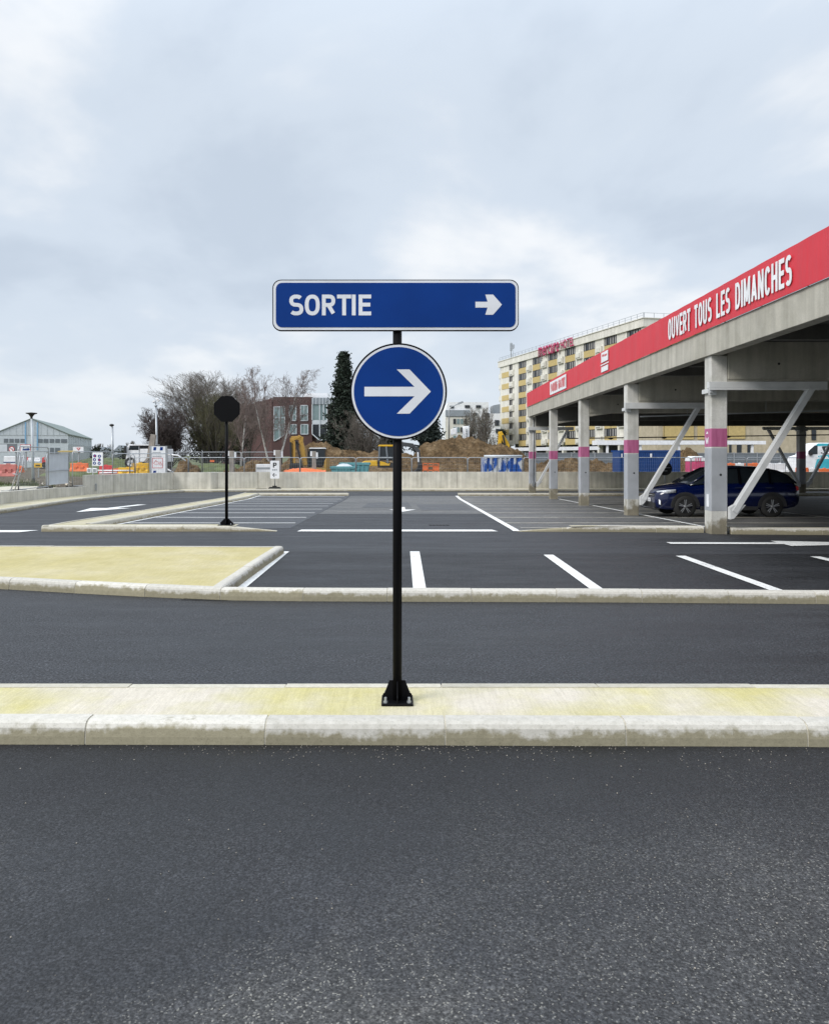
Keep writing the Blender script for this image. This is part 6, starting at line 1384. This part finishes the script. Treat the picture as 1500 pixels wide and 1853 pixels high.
bare('bare_tree', 'big spreading leafless tree behind the stop sign', 378, 108, 676, 150, 3, 'bark', 'twig', stems=9, levels=6, kids_=(7,5,4,4,4), trunk_r=.22, lean=.45, twig_r=.012, up=.13, ratio=.6)
bare('bare_tree', 'mossy leafless tree low behind the stop sign post', 388, 102, 708, 120, 8, 'bark', 'twig_green', stems=7, levels=6, kids_=(6,4,4,3,2), trunk_r=.2, lean=.65, clear=.05, twig_r=.014)
bare('bare_shrub', 'purple-brown leafless thicket right of the floodlight mast', 305, 100, 738, 92, 12, 'bark', 'twig_red', stems=9, levels=6, kids_=(6,5,4,4,3), trunk_r=.14, lean=.7, clear=.02, twig_r=.016)
bare('birch_tree', 'slim white-trunked birch just right of the stop sign', 436, 92, 683, 70, 21, 'birch', 'twig_pale', stems=1, levels=6, kids_=(18,6,5,4,3), trunk_r=.13, lean=.6, clear=.22, ratio=.44, twig_r=.009)
bare('birch_tree', 'forked white-trunked birch in front of the brick building', 497, 88, 666, 128, 33, 'birch', 'twig_pale', stems=2, levels=6, kids_=(13,6,5,4,4), trunk_r=.17, lean=.75, clear=.25, ratio=.5, droop=.06, twig_r=.009)
bare('bare_tree', 'grey leafless tree in front of the white office building, right of the tall flag', 872, 150, 735, 52, 41, 'bark', 'twig', stems=3, levels=6, kids_=(7,5,4,3,3), trunk_r=.28, lean=.7, twig_r=.018)
bare('bare_tree', 'grey leafless tree in front of the white office building, behind the tall flag', 845, 155, 742, 45, 44, 'bark', 'twig', stems=2, levels=6, kids_=(7,5,4,3,2), trunk_r=.28, lean=.7, twig_r=.018)
bare('bare_tree', 'tangled leafless tree between the spruce and the round sign', 662, 95, 740, 85, 47, 'bark', 'twig', stems=5, levels=6, kids_=(7,5,4,3,3), trunk_r=.16, lean=.85, clear=.05, twig_r=.013)
bare('bare_tree', 'leafless tree behind the left wing of the brick building', 448, 140, 716, 85, 52, 'bark', 'twig_pale', stems=5, levels=6, kids_=(7,5,4,3,2), trunk_r=.2, lean=.6, twig_r=.018)
for i, (u, v, w_) in enumerate(((182,802,12),(238,797,14),(228,800,10),(202,803,12))):
    bare('bare_tree', ['far tiny bare tree right of the warehouse', 'far bare poplar beside the white lorry', 'far bare poplar just left of the white lorry', 'far tiny bare tree behind the thin street lamp'][i], u, 260, v, w_, 60+i, 'bark', 'twig', stems=2, levels=5, kids_=(7,5,4,3), trunk_r=.3, twig_r=.04)
def leafy(mb, c, s, rnd, n, flat=.5):
    for _ in range(n):
        o_ = Vector((rnd.gauss(0,.45), rnd.gauss(0,.45), rnd.gauss(0,.45*flat)))*s; a = Vector((rnd.uniform(-1,1), rnd.uniform(-1,1), rnd.uniform(-.7,.7))).normalized()*s*.42; b = a.cross(Vector((rnd.uniform(-1,1), rnd.uniform(-1,1), rnd.uniform(-1,1)))).normalized()*s*.16
        p = c + o_; mb.add([p-a, p+b, p+a, p-b], [(0,1,2,3)])
def spruce(name, lb, u, y, vt, wpx, seed, m_, whorls=40, per=16, gz=-.35, irregular=.2, bare_low=.06):
    rnd = random.Random(seed); Ht = H-(vt-V0)*y/F-gz; Wd = wpx*y/F/2; t = thing(name, lb, 'tree', (X(u,y), y, gz)); A, B = MB(), MB()
    A.tube([(0,0,0),(0,0,Ht*.5),(0,0,Ht)], [.28,.16,.02], 8)
    for k in range(whorls):
        f = bare_low + (1-bare_low)*(k+rnd.random()*.5)/whorls; z = Ht*f; Ln = Wd*min(.72, 1.02*(1-f))*rnd.uniform(1-irregular, 1.08) + .10
        for j in range(per):
            a = 2*math.pi*(j+rnd.random())/per; L2 = Ln*rnd.uniform(.65,1.05); d = Vector((math.cos(a), math.sin(a), 0)); ns = max(2, int(L2/.42))
            A.tube([(0,0,z), tuple(d*L2*.6+Vector((0,0,z-L2*.10))), tuple(d*L2+Vector((0,0,z-L2*.12)))], [.03,.02,.008], 3, 0, False)
            for q in range(ns+1):
                g = (q+.5)/(ns+.5); p = d*L2*g + Vector((0,0,z - L2*(.24*g - .12*g*g) - .08)); leafy(B, p, .66*(1.05-.2*g), rnd, 8, .55)
    A.build('trunk', M['bark'], t, fix=False); B.build('crown', M[m_], t, fix=False)
spruce('spruce_tree', 'tall dark pointed spruce right of the brick building', 622, 104, 637, 128, 5, 'needles', irregular=.32)
spruce('pine_tree', 'dark ragged pine behind the lower right edge of the round sign', 775, 100, 716, 100, 9, 'needles2', whorls=22, irregular=.5, bare_low=.1)
spruce('spruce_tree', 'dark low conifer hidden behind the round sign, right of the tangled bare tree', 705, 100, 735, 78, 15, 'needles', whorls=20, irregular=.4)
spruce('spruce_tree', 'far small dark conifer beside the hotel left corner', 908, 170, 775, 24, 17, 'needles', whorls=14)
def bush(name, lb, u0, u1, vt, y, seed, m_, grp=None, gz=-.35, dens=1.0, ls=.5):
    rnd = random.Random(seed); t = thing(name, lb, 'bush', (X((u0+u1)/2,y), y, gz), 0, grp); w_ = (X(u1,y)-X(u0,y))/2; h_ = H-(vt-V0)*y/F-gz; A, B = MB(), MB()
    cl = [(Vector((rnd.uniform(-.75,.75)*w_, rnd.uniform(-.6,.6)*w_*.6, h_*rnd.uniform(.15,.75))), rnd.uniform(.2,.42)*min(w_,h_)) for _ in range(max(7, int(7*w_/h_)))]
    for c, s in cl:
        A.tube([(c.x*.3,c.y*.3,0), tuple(c)], [.05,.015], 4, 0, False)
        for _ in range(int(55*dens*(s/ls)**1.3)):
            dvec = Vector((rnd.gauss(0,1), rnd.gauss(0,1), rnd.gauss(0,1))).normalized()*s*rnd.uniform(.5,1.08); p = c + dvec
            if p.z > .03: leafy(B, p, ls, rnd, 3, .9)
    A.build('stems', M['bark'], t, fix=False); B.build('crown', M[m_], t, fix=False)
bush('evergreen_bush', 'dark evergreen hedge at the foot of the big bare tree', 330, 420, 768, 106, 3, 'hedge', dens=.8)
bush('evergreen_bush', 'dark reddish evergreen clump at the left of the big bare tree', 268, 335, 762, 106, 4, 'twig_red', dens=.8, ls=.45)
bush('evergreen_bush', 'dark hedge between the stop sign post and the birch', 405, 450, 775, 104, 5, 'hedge', dens=.8)
bush('evergreen_bush', 'dark undergrowth below the tangled bare tree', 640, 720, 785, 99, 6, 'hedge', dens=.8)
for i, (u0, u1, v, y) in enumerate(((160,180,803,180),(172,192,800,185),(186,200,807,190),(214,236,806,170),(246,268,808,160))):
    bush('far_tree', ['far dark round tree right of the warehouse end', 'far dark tree left of the thin street lamp', 'far low dark tree beside the thin street lamp', 'far low tree behind the dark grey house', 'far dark tree behind the white lorry'][i], u0, u1, v, y, 30+i, 'hedge', 'far trees on the horizon', -.5, .6, .9)
# weeds and tufts on the verge and along the wall
wg = MB(); rg = random.Random(12)
def tuft(x, y, z, h):
    for _ in range(7):
        a = rg.uniform(0, 6.28); b = Vector((math.cos(a), math.sin(a), 0)); tip = Vector((x,y,z)) + b*h*rg.uniform(.2,.7) + Vector((0,0,h*rg.uniform(.6,1.1))); s = Vector((-b.y, b.x, 0))*h*.06
        wg.add([Vector((x,y,z))-s, Vector((x,y,z))+s, tip], [(0,1,2)])
for k in range(3800):
    y = rg.uniform(24, 44.5); d = rg.uniform(2.4, 15); x = verge_edge(y)-d; z = verge_z(y, d)
    tuft(x, y, z-.02, rg.uniform(.08,.30) * (1.8 if mnoise.noise(Vector((x*.4,y*.4,5))) > .25 else .8))
tag(wg.build('weeds', M['grass'], fix=False), kind='stuff')
